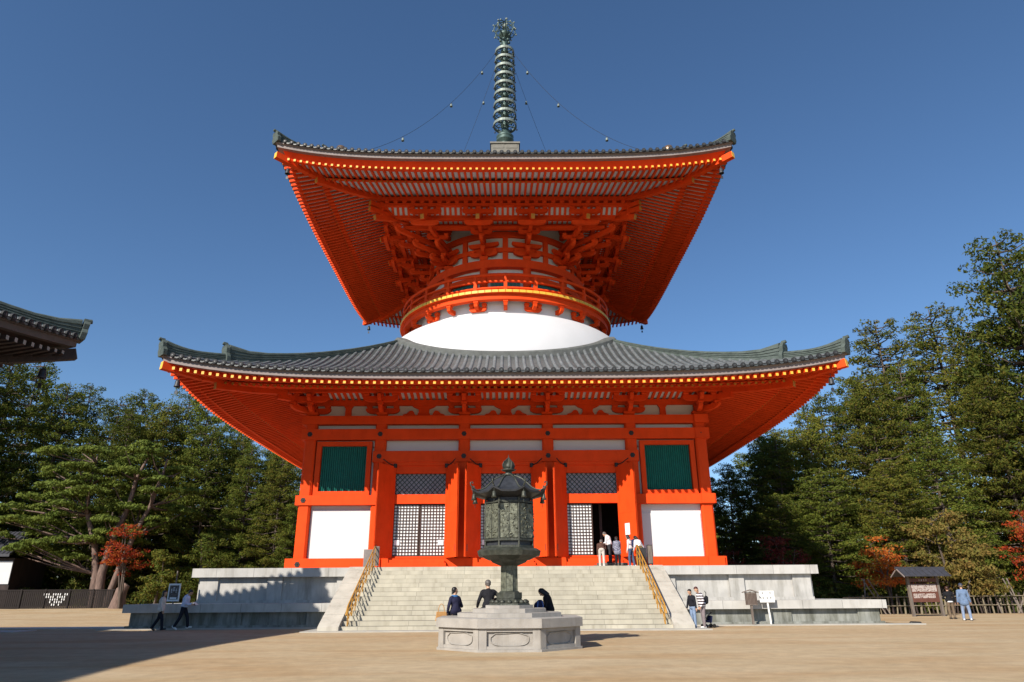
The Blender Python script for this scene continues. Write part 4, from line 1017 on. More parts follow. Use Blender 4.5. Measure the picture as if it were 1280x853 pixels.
def person(label, loc, rz, H=1.65, lean=0, pel=None, head=(0, 0, 0), turn=0, nod=0, arms_=None, legs_=None, top=None, bottom=None, shoes=None, hair='short', hairm=None, coat=0, female=False, cap=None, sleeves=True, waist=0, group=None, twist=0):
    """local frame: +Y is where the figure faces; legs_/arms_: direction pairs in that frame"""
    k = H/1.7; root = empty('person', label, 'person', loc, rz, group)
    root.rotation_euler = (0, 0, rz)
    la = radians(lean)
    T = M4.Rotation(-la, 3, 'X')    # torso frame, leaning towards +Y
    hip = V((0, 0, 0))
    legs_ = legs_ or (((.03, .0, -1), (.0, 0, -1)), ((.03, .0, -1), (0, 0, -1)))
    arms_ = arms_ or (((.12, .0, -1), (.05, .12, -1)), ((.12, .0, -1), (.05, .12, -1)))
    TW = M4.Rotation(radians(twist), 3, 'Z')
    sh = .165 if female else .19
    chest = T @ V((0, 0, .40*k)); neck = T @ V((0, .0, .53*k))
    N = T @ M4.Rotation(-radians(nod), 3, 'X') @ M4.Rotation(radians(turn), 3, 'Z')
    hc = neck+N @ V((0, .03*k, .165*k))
    B = MB(); C = MB(); D = MB(); Sx = MB()
    # torso
    wr = .125 if female else .135
    capsule(B, hip+V((-.05*k, 0, .0)), hip+V((.05*k, 0, 0)), .12*k, .12*k); capsule(B, hip, T @ V((0, 0, .2*k)), .12*k, wr*.92*k)
    capsule(B, T @ TW @ V((-.05*k, 0, .36*k)), T @ TW @ V((.05*k, 0, .36*k)), .125*k, .125*k); capsule(B, T @ V((0, 0, .18*k)), T @ V((0, 0, .4*k)), .115*k, .125*k)
    capsule(B, T @ TW @ V((-sh*.8*k, 0, .455*k)), T @ TW @ V((sh*.8*k, 0, .455*k)), .065*k, .065*k)
    capsule(B, T @ V((0, 0, .46*k)), hc-N @ V((0, .02*k, .06*k)), .06*k, .052*k)
    # head
    def he(x, y, z): return hc+N @ V((x*k, y*k, z*k))
    capsule(B, he(0, -.012, .025), he(0, -.005, .03), .092*k, .088*k); capsule(B, he(0, .02, -.03), he(0, .032, -.07), .07*k, .045*k)
    capsule(B, he(0, .085, .0), he(0, .102, -.022), .010*k, .015*k, 8)
    for s in (-1, 1): capsule(B, he(s*.082, -.005, .01), he(s*.084, -.005, -.02), .014*k, .010*k, 6); capsule(B, he(s*.03, .07, .028), he(s*.036, .069, .028), .016*k, .014*k, 6)
    capsule(B, he(-.014, .083, -.048), he(.014, .083, -.048), .009*k, .009*k, 6)
    # coat body follows torso
    e = .022*k
    capsule(C, T @ V((-.05*k, 0, .10*k)), T @ V((.05*k, 0, .10*k)), .118*k+e, .118*k+e); capsule(C, T @ TW @ V((-.05*k, 0, .36*k)), T @ TW @ V((.05*k, 0, .36*k)), .125*k+e, .125*k+e)
    capsule(C, T @ V((0, 0, .1*k)), T @ V((0, 0, .4*k)), .13*k+e, .128*k+e); capsule(C, T @ TW @ V((-sh*.8*k, 0, .452*k)), T @ TW @ V((sh*.8*k, 0, .452*k)), .066*k+e, .066*k+e)
    capsule(C, T @ V((0, 0, .46*k)), T @ V((0, .005, .525*k)), .075*k, .066*k)
    if coat > 0:
        capsule(C, T @ V((-.06*k, 0, .1*k)), T @ V((-.07*k, 0, -coat*k+.1)), .13*k, .145*k); capsule(C, T @ V((.06*k, 0, .1*k)), T @ V((.07*k, 0, -coat*k+.1)), .13*k, .145*k)
        capsule(C, T @ V((-.05*k, 0, -coat*k+.1)), T @ V((.05*k, 0, -coat*k+.1)), .15*k, .15*k)
    hands = []
    for s, (d0, d1) in zip((-1, 1), arms_):
        d0 = V((s*d0[0], d0[1], d0[2])).normalized(); d1 = V((s*d1[0], d1[1], d1[2])).normalized()
        d0 = T @ TW @ d0; d1 = T @ TW @ d1
        S0 = T @ TW @ V((s*sh*k, 0, .455*k)); E0 = S0+d0*.285*k; W = E0+d1*.25*k
        capsule(B, S0, E0, .048*k, .040*k); capsule(B, E0, W, .040*k, .027*k)
        if sleeves: capsule(C, S0, E0, .066*k, .056*k); capsule(C, E0, W-d1*.02, .056*k, .042*k)
        else: capsule(C, S0, S0+d0*.2*k, .066*k, .058*k)
        # hand: palm, four fingers, thumb
        up = V((0, 0, 1)) if abs(d1.z) < .7 else T @ V((0, 1, 0)); ax = d1.cross(up).normalized(); nx_ = ax.cross(d1).normalized()
        P0 = W+d1*.02*k; P1 = W+d1*.075*k
        for q in (-.022, 0, .022): capsule(B, P0+nx_*q*.7*k, P1+nx_*q*k, .017*k, .016*k, 8)
        for q, ln in ((-.030, .055), (-.010, .068), (.010, .072), (.030, .062)):
            f0 = P1+nx_*q*k; f1 = f0+d1*ln*.5*k-ax*s*.006*k; f2 = f1+(d1*.8-ax*s*.6).normalized()*ln*.5*k
            capsule(B, f0, f1, .0105*k, .0095*k, 6); capsule(B, f1, f2, .0095*k, .008*k, 6)
        t0 = P0+nx_*.026*k; t1 = t0+(d1*.6+nx_*.8).normalized()*.04*k; capsule(B, t0, t1, .013*k, .011*k, 6); capsule(B, t1, t1+(d1*.9+nx_*.3).normalized()*.03*k, .011*k, .009*k, 6)
        hands.append(P1)
    feet = []
    for s, (d0, d1) in zip((-1, 1), legs_):
        d0 = V((s*d0[0], d0[1], d0[2])).normalized(); d1 = V((s*d1[0], d1[1], d1[2])).normalized()
        H0 = V((s*.085*k, 0, -.02*k)); K0 = H0+d0*.41*k; A0 = K0+d1*.40*k
        capsule(B, H0, K0, .085*k, .055*k); capsule(B, K0, A0, .054*k, .036*k)
        capsule(D, H0+V((0, 0, .02)), K0, .100*k, .072*k); capsule(D, K0, A0+d1*.01, .074*k, .062*k)
        fw = V((0, 1, 0)) if abs(d1.y) < .75 else V((0, .6, .8)); fw = (fw-d1*fw.dot(d1)*.6).normalized()
        if d1.y < -.3: fw = V((0, .8, -.6))
        hl = A0+d1*.045*k
        capsule(B, A0, hl, .034*k, .03*k); capsule(B, hl, hl+fw*.13*k, .03*k, .026*k)
        capsule(Sx, hl-fw*.04*k, hl+fw*.15*k, .047*k, .040*k, 10)
        feet.append((hl+fw*.05*k).z-.047*k); feet.append((hl+fw*.15*k).z-.04*k)
    capsule(D, V((-.045*k, 0, .0)), V((.045*k, 0, 0)), .128*k, .128*k); capsule(D, V((0, 0, 0)), T @ V((0, 0, .09*k)), .13*k, .125*k)
    off = -min(feet) if pel is None else pel
    root.location = (loc[0], loc[1], loc[2]+off)
    body = fuse(B, 'body', SKIN, root, .0085, 2)
    fuse(C, 'jacket' if coat else 'shirt', top, root, .014, 3); fuse(D, 'trousers', bottom, root, .014, 3)
    for q in (0, 1):
        S1 = MB(); nn_ = len(Sx.v)//2; S1.v = Sx.v[q*nn_:(q+1)*nn_]; nf = len(Sx.f)//2; S1.f = [tuple(i for i in f_) for f_ in Sx.f[:nf]]; S1.m = [0]*nf; S1.s = [True]*nf
        S1.build('shoe', shoes or bpy.data.materials['black_iron'], root)
    hm = hairm or HAIR; Hh = MB()
    if cap:
        capsule(Hh, he(0, -.012, .052), he(0, -.012, .058), .101*k, .094*k); 
        hh_ = fuse(Hh, 'cap', cap, root, .012, 2); Hh = MB()
        capsule(Hh, he(0, -.05, .0), he(0, -.05, .02), .07*k, .075*k); fuse(Hh, 'hair', hm, root, .012, 2)
    else:
        capsule(Hh, he(0, -.026, .048), he(0, -.022, .05), .098*k, .094*k); capsule(Hh, he(0, -.05, .02), he(0, -.048, -.03), .078*k, .06*k)
        for s in (-1, 1): capsule(Hh, he(s*.06, -.02, .04), he(s*.072, -.025, -.01), .035*k, .024*k, 8)
        if hair == 'long':
            capsule(Hh, he(0, -.06, .02), he(0, -.075, -.2), .085*k, .07*k)
            for s in (-1, 1): capsule(Hh, he(s*.07, -.01, .04), he(s*.075, -.02, -.17), .034*k, .03*k, 8)
        if hair == 'bob':
            capsule(Hh, he(0, -.05, .02), he(0, -.05, -.09), .085*k, .075*k)
            for s in (-1, 1): capsule(Hh, he(s*.07, -.01, .04), he(s*.078, .0, -.07), .034*k, .03*k, 8)
        if hair == 'tail': capsule(Hh, he(0, -.09, .03), he(0, -.13, -.1), .035*k, .022*k)
        fuse(Hh, 'hair', hm, root, .012, 2)
    for s in (-1, 1):
        e_ = MB(); capsule(e_, he(s*.031, .081, .024), he(s*.035, .081, .024), .006*k, .006*k, 6); e_.build('eye', HAIR, root)
    root['_h'] = 0; del root['_h']
    return root, hands, hc, T, k
def world_of(root, p): return M4.Translation(root.location) @ M4.Rotation(root.rotation_euler.z, 4, 'Z') @ V(p)
FX = -pi/2       # facing +X
white_sh = mat('white_shoes', (.7, .7, .7), .5, .05, 5); dark_sh = mat('dark_shoes', (.02, .02, .022), .5, .1, 5); navy_tr = cloth('navy_trousers', (.018, .02, .03)); blk = cloth('black_cloth', (.013, .013, .016))
jeans = cloth('washed_jeans', (.20, .27, .40)); 
walkA = (((.04, .42, -1), (.0, .18, -1)), ((.04, -.22, -1), (.0, -.55, -1)))
walkB = (((.04, -.25, -1), (.0, -.6, -1)), ((.04, .36, -1), (.0, .14, -1)))
person('woman in a pale beige jacket and dark trousers, walking before the left podium wall', (-15.1, -19.3, 0), FX+.1, 1.60, lean=4, top=cloth('beige_jacket', (.62, .56, .5)), bottom=navy_tr, shoes=dark_sh, hair='long', female=True, coat=.12, legs_=walkB,
       arms_=(((.1, -.25, -1), (.05, .0, -1)), ((.1, .15, -1), (.05, .5, -1))), turn=-25)
pr, hd, hc, T, k = person('man in a pale blue shirt and dark trousers, reading a leaflet as he walks', (-14.45, -18.5, 0), FX+.05, 1.68, lean=8, nod=32, top=cloth('pale_blue_shirt', (.55, .6, .78)), bottom=navy_tr, shoes=white_sh, legs_=walkA,
       arms_=(((.08, .25, -1), (-.25, 1, .0)), ((.08, .25, -1), (-.25, 1, .0))))
p = world_of(pr, (hd[0]+hd[1])/2)
m = MB(); m.box(-.14, .14, -.0, .008, -.09, .10); m.box(-.14, .14, -.004, -.001, -.09, -.03, 1); m.xf(M4.Translation((p.x+.09, p.y, p.z+.04)) @ M4.Rotation(-.9, 4, 'Y') @ M4.Rotation(FX, 4, 'Z'))
tag(m.build('leaflet', [PAPER, mat('red_print', (.5, .06, .04), .6, .05, 5)]), 'white and red leaflet held open by the man in the pale blue shirt', 'leaflet')

SIT = lambda y0=.9, z0=-.12: (((.12, 1, z0), (.0, .05, -1)), ((.1, 1, z0), (.0, .0, -1)))
# three sitting at the lantern base
pr, hd, hc, T, k = person('woman in a navy coat and blue scarf seated left of the lantern', (LX-1.62, LY+1.12, .80), radians(38), 1.52, lean=10, pel=.10, turn=-95, nod=2, top=cloth('navy_coat', (.02, .02, .045)), bottom=navy_tr, shoes=dark_sh, hair='tail', female=True, coat=.06, legs_=SIT(),
       arms_=(((.55, -.15, -1), (-.1, .55, -.75)), ((.5, .2, -1), (-.45, .35, 1))))
m = MB(); c = neck_ = None
m.lathe([(.085, -.03), (.115, 0), (.10, .05), (.07, .06)], 14, 0, c=tuple(T @ V((0, .01, .50*k)))); m.tube([T @ V((.03, .11, .48*k)), T @ V((.04, .16, .38*k)), T @ V((.03, .165, .26*k))], [.04, .05, .035], 8)
m.build('scarf', cloth('blue_scarf', (.03, .13, .32)), pr)
q = world_of(pr, hd[0])
def handbag(loc, rz, mt, label, w=.34, h=.26, strap=None):
    t = empty('handbag', label, 'bag', loc, rz)
    m = MB(); m.prism([(-w/2, 0), (w/2, 0), (w/2*.8, h), (-w/2*.8, h)], (0, 0, 0), (1, 0, 0), (0, 0, 1), (0, 1, 0), .13); m.build('pouch', mt, t)
    m = MB(); m.tube([(-w*.28, 0, h*.97)]+[(w*.28*-cos(pi*i/8), 0, h+(strap or .22)*sin(pi*i/8)) for i in range(1, 8)]+[(w*.28, 0, h*.97)], .011, 5); m.build('strap', mt, t)
handbag((q.x-.16, q.y-.16, q.z-.16), .3, cloth('tan_leather', (.45, .24, .09)), 'tan leather handbag on the arm of the woman in the navy coat')
pr, *_ = person('man in a black jacket seated with his back turned, just left of the lantern foot', (LX-.62, LY+1.32, .93), radians(12), 1.72, lean=14, pel=.10, top=cloth('black_jacket', (.016, .016, .02)), bottom=blk, shoes=dark_sh, hairm=HAIRG, coat=.05, legs_=SIT(), turn=8, nod=2,
       arms_=(((.45, .1, -1), (.05, .9, -.5)), ((.75, .25, -.6), (-.7, .8, .1))))
person('woman in a black coat with long black hair, seated looking down right of the lantern', (LX+1.28, LY+1.42, .82), radians(75), 1.55, lean=16, pel=.10, nod=38, top=cloth('black_coat', (.012, .012, .016)), bottom=blk, shoes=dark_sh, hair='long', female=True, coat=.06, legs_=SIT(),
       arms_=(((.15, .3, -1), (-.2, 1, -.1)), ((.15, .35, -1), (-.2, 1, -.1))))
t = empty('backpack', 'dark navy backpack set down beside the seated woman in the black coat', 'backpack', (LX+.92, LY+1.2, .93), .2)
m = MB(); capsule(m, (-.03, 0, .13), (.03, 0, .2), .14, .12); capsule(m, (0, 0, .1), (0, 0, .14), .13, .14); fuse(m, 'bag_body', cloth('navy_bag', (.02, .025, .07)), t, .014)
m = MB(); m.tube([(-.08, -.13, .04), (-.09, -.17, .15), (-.06, -.12, .28)], .015, 5); m.tube([(.08, -.13, .04), (.09, -.17, .15), (.06, -.12, .28)], .015, 5); m.build('strap', cloth('light_blue_strap', (.12, .2, .5)), t)

# group at the open door
GP = 2.702
person('person in a brown jacket and off-white trousers, bending forward at the open door', (5.0, -13.95, GP), radians(-8), 1.62, lean=52, nod=-10, top=cloth('brown_jacket', (.085, .045, .035)), bottom=cloth('off_white_trousers', (.5, .45, .4)), shoes=white_sh, hairm=HAIRG, coat=.05,
       legs_=(((.05, .12, -1), (.0, -.12, -1)), ((.05, -.1, -1), (0, -.28, -1))), arms_=(((.1, .7, -.8), (.05, .9, -.4)), ((.1, .7, -.8), (.05, .9, -.4))))
person('man in a white shirt and dark trousers, standing on the doorway step looking down', (5.62, -12.75, 2.95), radians(60), 1.68, lean=14, nod=38, top=cloth('white_shirt', (.75, .74, .74)), bottom=cloth('charcoal_trousers', (.04, .04, .045)), shoes=dark_sh, hairm=HAIRG,
       arms_=(((.08, .35, -1), (-.2, 1, -.2)), ((.08, .35, -1), (-.2, 1, -.2))))
person('woman in a grey patterned coat with a navy shoulder strap, before the open door', (5.85, -13.9, GP), radians(4), 1.55, lean=12, nod=18, top=cloth('patterned_coat', (.30, .30, .36), extra=checks((.07, .07, .12))), bottom=blk, shoes=dark_sh, hair='bob', female=True, coat=.24,
       arms_=(((.1, .35, -1), (-.1, .8, -.5)), ((.1, .35, -1), (-.1, .8, -.5))))
pr, hd, hc, T, k = person('woman in a pale pink top and jeans with a navy backpack, before the door leaf', (6.55, -13.9, GP), radians(50), 1.62, lean=6, nod=24, turn=10, top=cloth('pale_pink_top', (.72, .56, .56)), bottom=cloth('blue_jeans', (.06, .09, .16)), shoes=white_sh, hair='bob', female=True,
       arms_=(((.1, .1, -1), (.05, .35, -1)), ((.1, .2, -1), (-.1, .8, -.6))), legs_=(((.08, .1, -1), (0, -.05, -1)), ((.05, -.12, -1), (0, -.2, -1))))
bp_ = world_of(pr, T @ V((0, -.22, .2*k)))
t = empty('backpack', 'navy backpack worn by the woman in the pale pink top', 'backpack', tuple(bp_), pr.rotation_euler.z)
m = MB(); capsule(m, (0, 0, 0), (0, 0, .2), .13, .11); fuse(m, 'bag_body', bpy.data.materials['navy_bag'], t, .014)
m = MB(); m.tube([(-.1, .02, .02), (-.15, .2, .02), (-.14, .34, .2), (-.12, .2, .29), (-.09, .05, .24)], .016, 5); m.build('strap', bpy.data.materials['navy_bag'], t)
pr, hd, hc, T, k = person('woman in a white blouse and black trousers, leaning towards the right handrail', (6.95, -14.5, GP), radians(30), 1.62, lean=28, nod=14, top=cloth('white_blouse', (.78, .72, .74)), bottom=blk, shoes=dark_sh, hair='long', female=True,
       arms_=(((.2, .5, -1), (-.2, .9, -.4)), ((.55, .3, -.9), (.3, .3, -.9))), legs_=(((.06, -.02, -1), (0, -.12, -1)), ((.06, .12, -1), (0, -.05, -1))))
q = world_of(pr, T @ V((-.14, -.12, .04)))
handbag((q.x, q.y-.03, q.z-.16), .3, cloth('olive_brown_bag', (.22, .15, .06)), 'olive brown shoulder bag worn by the woman in the white blouse', .32, .2, .12)
# pair at the right of the stairs
pr, *_ = person('person in black top and light blue jeans, partly behind the striped sweater', (8.02, -19.95, 0), radians(120), 1.54, lean=3, nod=20, top=cloth('black_top', (.014, .014, .02)), bottom=jeans, shoes=white_sh, hair='short', female=True,
       arms_=(((.3, .15, -1), (.35, .2, -1)), ((.3, .15, -1), (.2, .2, -1))))
pr, hd, hc, T, k = person('person in a black and white striped sweater and grey trousers, right of the stairs', (8.34, -20.35, 0), radians(100), 1.66, lean=12, nod=22, turn=30, top=cloth('striped_sweater', (.72, .68, .7), extra=stripes((.035, .02, .03), 2.9)), bottom=cloth('grey_trousers', (.20, .165, .17)), shoes=white_sh, hairm=mat('dark_red_brown_hair', (.06, .015, .012), .5, .2, 20),
       arms_=(((.25, .1, -1), (-.1, .7, -.8)), ((.35, -.2, -1), (-.1, .4, -1))), coat=.04, legs_=(((.07, .08, -1), (0, 0, -1)), ((.06, -.06, -1), (0, -.12, -1))))
q = world_of(pr, T @ V((.05, -.24, .1)))
t = empty('shoulder_bag', 'black shoulder bag behind the arm of the person in the striped sweater', 'bag', tuple(q), 0.4)
m = MB(); capsule(m, (0, 0, 0), (.02, 0, .16), .1, .09); fuse(m, 'bag_body', bpy.data.materials['black_cloth'], t, .014)
m = MB(); m.tube([(0, 0, .2), (-.06, -.12, .34), (-.16, -.16, .44)], .014, 5); m.build('strap', bpy.data.materials['black_cloth'], t)
t = empty('pushchair', 'small dark folding pushchair standing behind the striped sweater person', 'pushchair', (8.66, -19.85, 0), .3)
m = MB(); m.tube([(-.2, 0, .1), (.05, 0, .5), (.2, 0, .62)], .02, 6); m.tube([(.2, 0, .1), (-.1, 0, .42)], .02, 6); m.build('frame', IRON, t)
m = MB(); m.prism([(-.16, .22), (.1, .2), (.16, .46), (.06, .5), (-.0, .32), (-.16, .3)], (0, 0, 0), (1, 0, 0), (0, 0, 1), (0, 1, 0), .26); m.build('seat', bpy.data.materials['navy_bag'], t)
for x in (-.2, .2):
    for y in (-.14, .14):
        m = MB(); m.tube([(x, y-.02, .08), (x, y+.02, .08)], .08, 12); m.build('wheel', IRON, t)
# right background pair
pr, *_ = person('person in a black jacket with a white hem and brown trousers, reading the notice board', (24.05, -11.9, .0), radians(-14), 1.62, lean=3, nod=6, top=blk, bottom=cloth('khaki_brown_trousers', (.15, .11, .075)), shoes=dark_sh, legs_=(((.06, .0, -1), (0, -.05, -1)), ((.06, .05, -1), (0, -.1, -1))),
       arms_=(((.3, .3, -1), (-.6, .8, -.2)), ((.3, .1, -1), (.1, .4, -1))), coat=.04, hairm=mat('brown_hair', (.05, .02, .012), .5, .2, 20))
m = MB(); m.lathe([(.16, -.03), (.165, .03)], 18); m.lathe([(.15, .03), (.15, -.03)], 18); m.build('white_hem', PAPER, pr)
person('man in a blue-grey denim jacket, pale jeans and dark cap, walking towards the right forest', (23.4, -14.2, .0), radians(-28), 1.74, lean=2, top=cloth('denim_jacket', (.13, .19, .30)), bottom=cloth('pale_jeans', (.2, .26, .38)), shoes=white_sh, cap=cloth('slate_cap', (.04, .05, .09)), hairm=HAIRG, coat=.2,
       legs_=(((.1, .1, -1), (.05, -.05, -1)), ((.14, .0, -1), (.02, -.18, -1))), arms_=(((.18, -.08, -1), (.12, .15, -1)), ((.18, .05, -1), (.15, .25, -1))))

# ------------------------------------------------------------------ signs
t = empty('wooden_sign', 'small grey weathered wooden notice with a gabled cap, right of the stairs', 'sign', (11.15, -18.2, 0))
m = MB(); m.beam((0, 0, 0), (0, 0, 1.45), .085, .085); m.build('post', WOODG, t)
m = MB(); m.box(-.27, .27, -.075, -.045, .82+.05, 1.42); 
for i in range(9): m.box(-.25+i*.06, -.225+i*.06, -.078, -.076, .9, 1.36, 1)
m.build('board', [WOODG, BROWN], t)
m = MB(); m.prism([(-.36, 1.40), (-.36, 1.43), (0, 1.54), (.36, 1.43), (.36, 1.40), (0, 1.50)], (0, -.04, 0), (1, 0, 0), (0, 0, 1), (0, 1, 0), .2); m.build('gable_cap', WOODG, t)
t = empty('white_sign', 'white painted sign with dark lettering on a white post, right of the wooden notice', 'sign', (11.98, -17.95, 0))
m = MB(); m.beam((.06, 0, 0), (0, 0, 1.1), .07, .06); m.build('post', WPAINT, t)
m = MB(); m.box(-.34, .34, -.06, -.03, .98, 1.48)
m.build('board', WPAINT, t)
def glyphs(m, x0, z0, w, h, y, seed, mi=0):
    """brush-like square characters: a handful of strokes"""
    g = random.Random(seed)
    for i in range(3): zz = z0+h*(.15+.35*i); m.box(x0+w*g.uniform(0, .2), x0+w*g.uniform(.75, 1), y-.004, y, zz-h*.05, zz+h*.05, mi)
    for i in range(2): xx = x0+w*g.choice((.2, .35, .5, .7)); m.box(xx-w*.06, xx+w*.06, y-.004, y-.0005, z0+h*g.uniform(0, .3), z0+h*g.uniform(.7, 1), mi)
m = MB()
for i, (x, z) in enumerate(((-.24, 1.33), (.12, 1.34), (-.22, 1.12), (-.03, 1.12), (.13, 1.13))): glyphs(m, x, z, .09, .10, -.061, i)
m.build('lettering', INK, t)
t = empty('poster_board', 'small framed white poster on a post behind the left podium wall', 'poster', (-17.0, -12.6, 1.0))
t.location = (-15.95, -16.4, 1.065)
m = MB(); m.box(-.28, .28, -.02, .02, .12, .92); m.build('frame', PAPER, t)
m = MB(); m.box(-.22, .22, -.026, -.021, .2, .84)
m.build('picture', mat('dark_poster_print', (.10, .09, .08), .7, .5, 14), t)
m = MB()
for i in range(3): glyphs(m, -.15+.11*i, .5+.07*(i % 2), .08, .2, -.03, 20+i)
m.box(-.16, .16, -.03, -.0265, .22, .3); m.build('lettering', PAPER, t)
m = MB(); m.beam((.0, .05, 0), (.0, .05, 1.5), .05, .05); m.build('post', WOODG, t)
# roofed notice board at the right
t = empty('notice_board', 'roofed brown notice board with pale writing, before the right forest', 'notice board', (25.2, -7.6, 0), .10)
t.scale = (.74, .74, .86)
for x in (-1.25, 1.3):
    m = MB(); m.beam((x, 0, 0), (x, 0, 2.75), .2, .2); m.build('post', WOODG, t)
m = MB(); m.box(-1.15, 1.2, -.06, .06, 1.0, 2.15); m.box(-1.3, 1.35, -.09, .09, 2.25, 2.5); m.box(-1.2, 1.25, -.08, .08, .93, 1.0)
m.build('board', WOODB, t)
m = MB(); g = random.Random(4)
for r_ in range(9):
    z = 2.06-r_*.052
    for c_ in range(34):
        if g.random() < .93: x = -1.05+c_*.064; m.box(x, x+g.uniform(.035, .055), -.068, -.0605, z-.018, z+.018)
for r_ in range(5):
    z = 1.46-r_*.06
    for c_ in range(30):
        if g.random() < .9: x = -1.0+c_*.064; m.box(x, x+g.uniform(.03, .055), -.068, -.0605, z-.02, z+.02)
for i in range(4): glyphs(m, -.35+i*.2, 2.31, .13, .13, -.091, 50+i)
m.build('lettering', PALEINK, t)
m = MB(); m.prism([(-.85, 2.62), (0, 3.12), (.85, 2.62), (.85, 2.68), (0, 3.2), (-.85, 2.68)], (.02, 0, 0), (0, 1, 0), (0, 0, 1), (1, 0, 0), 4.1)
for i in range(9): x = -1.95+i*.49; m.beam((x, -.86, 2.70), (x, 0, 3.21), .05, .04); m.beam((x, .86, 2.70), (x, 0, 3.21), .05, .04)
m.beam((-2.15, 0, 3.2), (2.2, 0, 3.2), .14, .14)
m.build('roof', ROOFD, t)
m = MB(); m.prism([(-.88, 2.55), (0, 3.07), (.88, 2.55), (.88, 2.64), (0, 3.17), (-.88, 2.64)], (-2.05, 0, 0), (0, 1, 0), (0, 0, 1), (1, 0, 0), .05); m.build('bargeboard', EAVEB, t)
t = empty('low_stone', 'small dark stone lying at the end of the right podium wall', 'stone', (18.9, -17.5, 0))
m = MB(); capsule(m, (-.2, 0, .03), (.2, 0, .03), .09, .07); m.build('stone', IRON, t)

# ------------------------------------------------------------------ left background: fence, house, stump
def slat_fence(x0, y0, x1, y1, h, label, mt, nm='wooden_fence', groups=None, z=0):
    t = empty(nm, label, 'fence', (x0, y0, z)); L_ = hypot(x1-x0, y1-y0); t.rotation_euler = (0, 0, atan2(y1-y0, x1-x0))
    m = MB(); n = int(L_/.16)
    for i in range(n): m.box(i*.16, i*.16+.13, -.02, .02, .05, h-.05)
    m.build('boards', mt, t)
    m = MB(); m.box(0, L_, -.05, .05, h-.05, h+.05); m.build('top_rail', mt, t)
    for i in range(int(L_/2)+1):
        m = MB(); m.box(i*2-.06, i*2+.06, -.09, .03, 0, h+.1); m.build('post', mt, t)
    return t
BG = .55
fl = slat_fence(-52, 14, -36.5, 17, 1.7, 'dark wooden board fence left of the spreading pine', mat('black_boards', (.018, .013, .012), .85, .2, 4), z=.3)
m = MB(); 
for r_ in range(5):
    for c_ in range(12-2*r_):
        if (r_*7+c_*3) % 5 == 4: continue
        x = 9.9+(c_+r_)*.19; m.box(x, x+.07, -.055, -.045, 1.25-r_*.22, 1.42-r_*.22)
m.build('white_slips', PAPER, fl)
hs = empty('side_house', 'low dark-roofed house with a white wall behind the pine at the left edge', 'building', (-53.0, 18.5, .4), .1)
m = MB(); m.box(-9, 5.2, 0, 6, 0, 4.6); m.build('wall', OLDWOOD, hs)
m = MB(); m.box(1.2, 5.15, -.1, -.01, 2.2, 4.3); m.build('white_wall_panel', WHITE, hs)
m = MB(); m.prism([(-.7, 4.7), (3, 7.0), (7.8, 4.1), (7.8, 4.35), (3, 7.3), (-.7, 4.95)], (-3, 0, 0), (0, 1, 0), (0, 0, 1), (1, 0, 0), 16)
for i in range(40): x = -10.9+i*.4; m.beam((x, -.7, 4.96), (x, 3, 7.31), .12, .08)
m.build('roof', ROOFD, hs)
# bamboo fence at the right
t = empty('bamboo_fence', 'low weathered bamboo and board fence along the right forest edge', 'fence', (22.5, -3.2, 0), .02)
for i in range(46):
    x = i*.27; h = .95+.4*R.random(); m = MB(); w = R.uniform(.05, .1); dx = R.uniform(-.12, .12)
    m.tube([(x, 0, 0), (x+dx, R.uniform(-.05, .05), h)], w*.8, 6); m.build('picket', OLDWOOD if i % 2 else mat('pale_bamboo', (.2, .165, .11), .7, .2, 5) if i == 0 else bpy.data.materials['pale_bamboo'], t)
for z in (.5, 1.05):
    m = MB(); m.tube([(-.3, -.08, z), (12.4, -.08, z+.05)], .035, 6); m.build('rail', bpy.data.materials['pale_bamboo'], t)
for i in range(9):
    m = MB(); x = R.uniform(0, 12); m.tube([(x, -.2, 0), (x+R.uniform(-1.6, 1.6), .3, 2.2)], .05, 6); m.build('brace', WOODG, t)
t = empty('tree_stump', 'short grey-barked stump with a broken top beside the spreading pine', 'stump', (-35.6, 16.2, .35))
m = MB(); m.tube([(0, 0, 0), (.05, 0, .9), (.15, 0, 1.6), (.5, .1, 2.1)], [.75, .55, .5, .3], 10); m.build('stump_wood', BARKP, t)

# ------------------------------------------------------------------ trees
def leafset(m, c, rx, rz_, n, ls, rng, flat=.0, mi=1):
    """a tuft: n small leaf faces over an ellipsoid"""
    for _ in range(n):
        th = rng.uniform(0, 2*pi); ph = math.acos(rng.uniform(-.75, 1)); q = rng.uniform(.55, 1)
        d = V((sin(ph)*cos(th), sin(ph)*sin(th), cos(ph)))
        p = V((c[0]+d.x*rx*q, c[1]+d.y*rx*q, c[2]+d.z*rz_*q))
        nn = (d+V((rng.uniform(-.8, .8), rng.uniform(-.8, .8), rng.uniform(-.6, .8)))).normalized()
        a = nn.cross(V((0, 0, 1)) if abs(nn.z) < .9 else V((1, 0, 0))).normalized(); b = nn.cross(a)
        an = rng.uniform(0, pi); a, b = a*cos(an)+b*sin(an), b*cos(an)-a*sin(an)
        s = ls*rng.uniform(.6, 1.3)
        o = len(m.v); m.v += [tuple(p-a*s), tuple(p+b*s*.42), tuple(p+a*s), tuple(p-b*s*.42)]; m.f.append((o, o+1, o+2, o+3)); m.m.append(0); m.s.append(False)
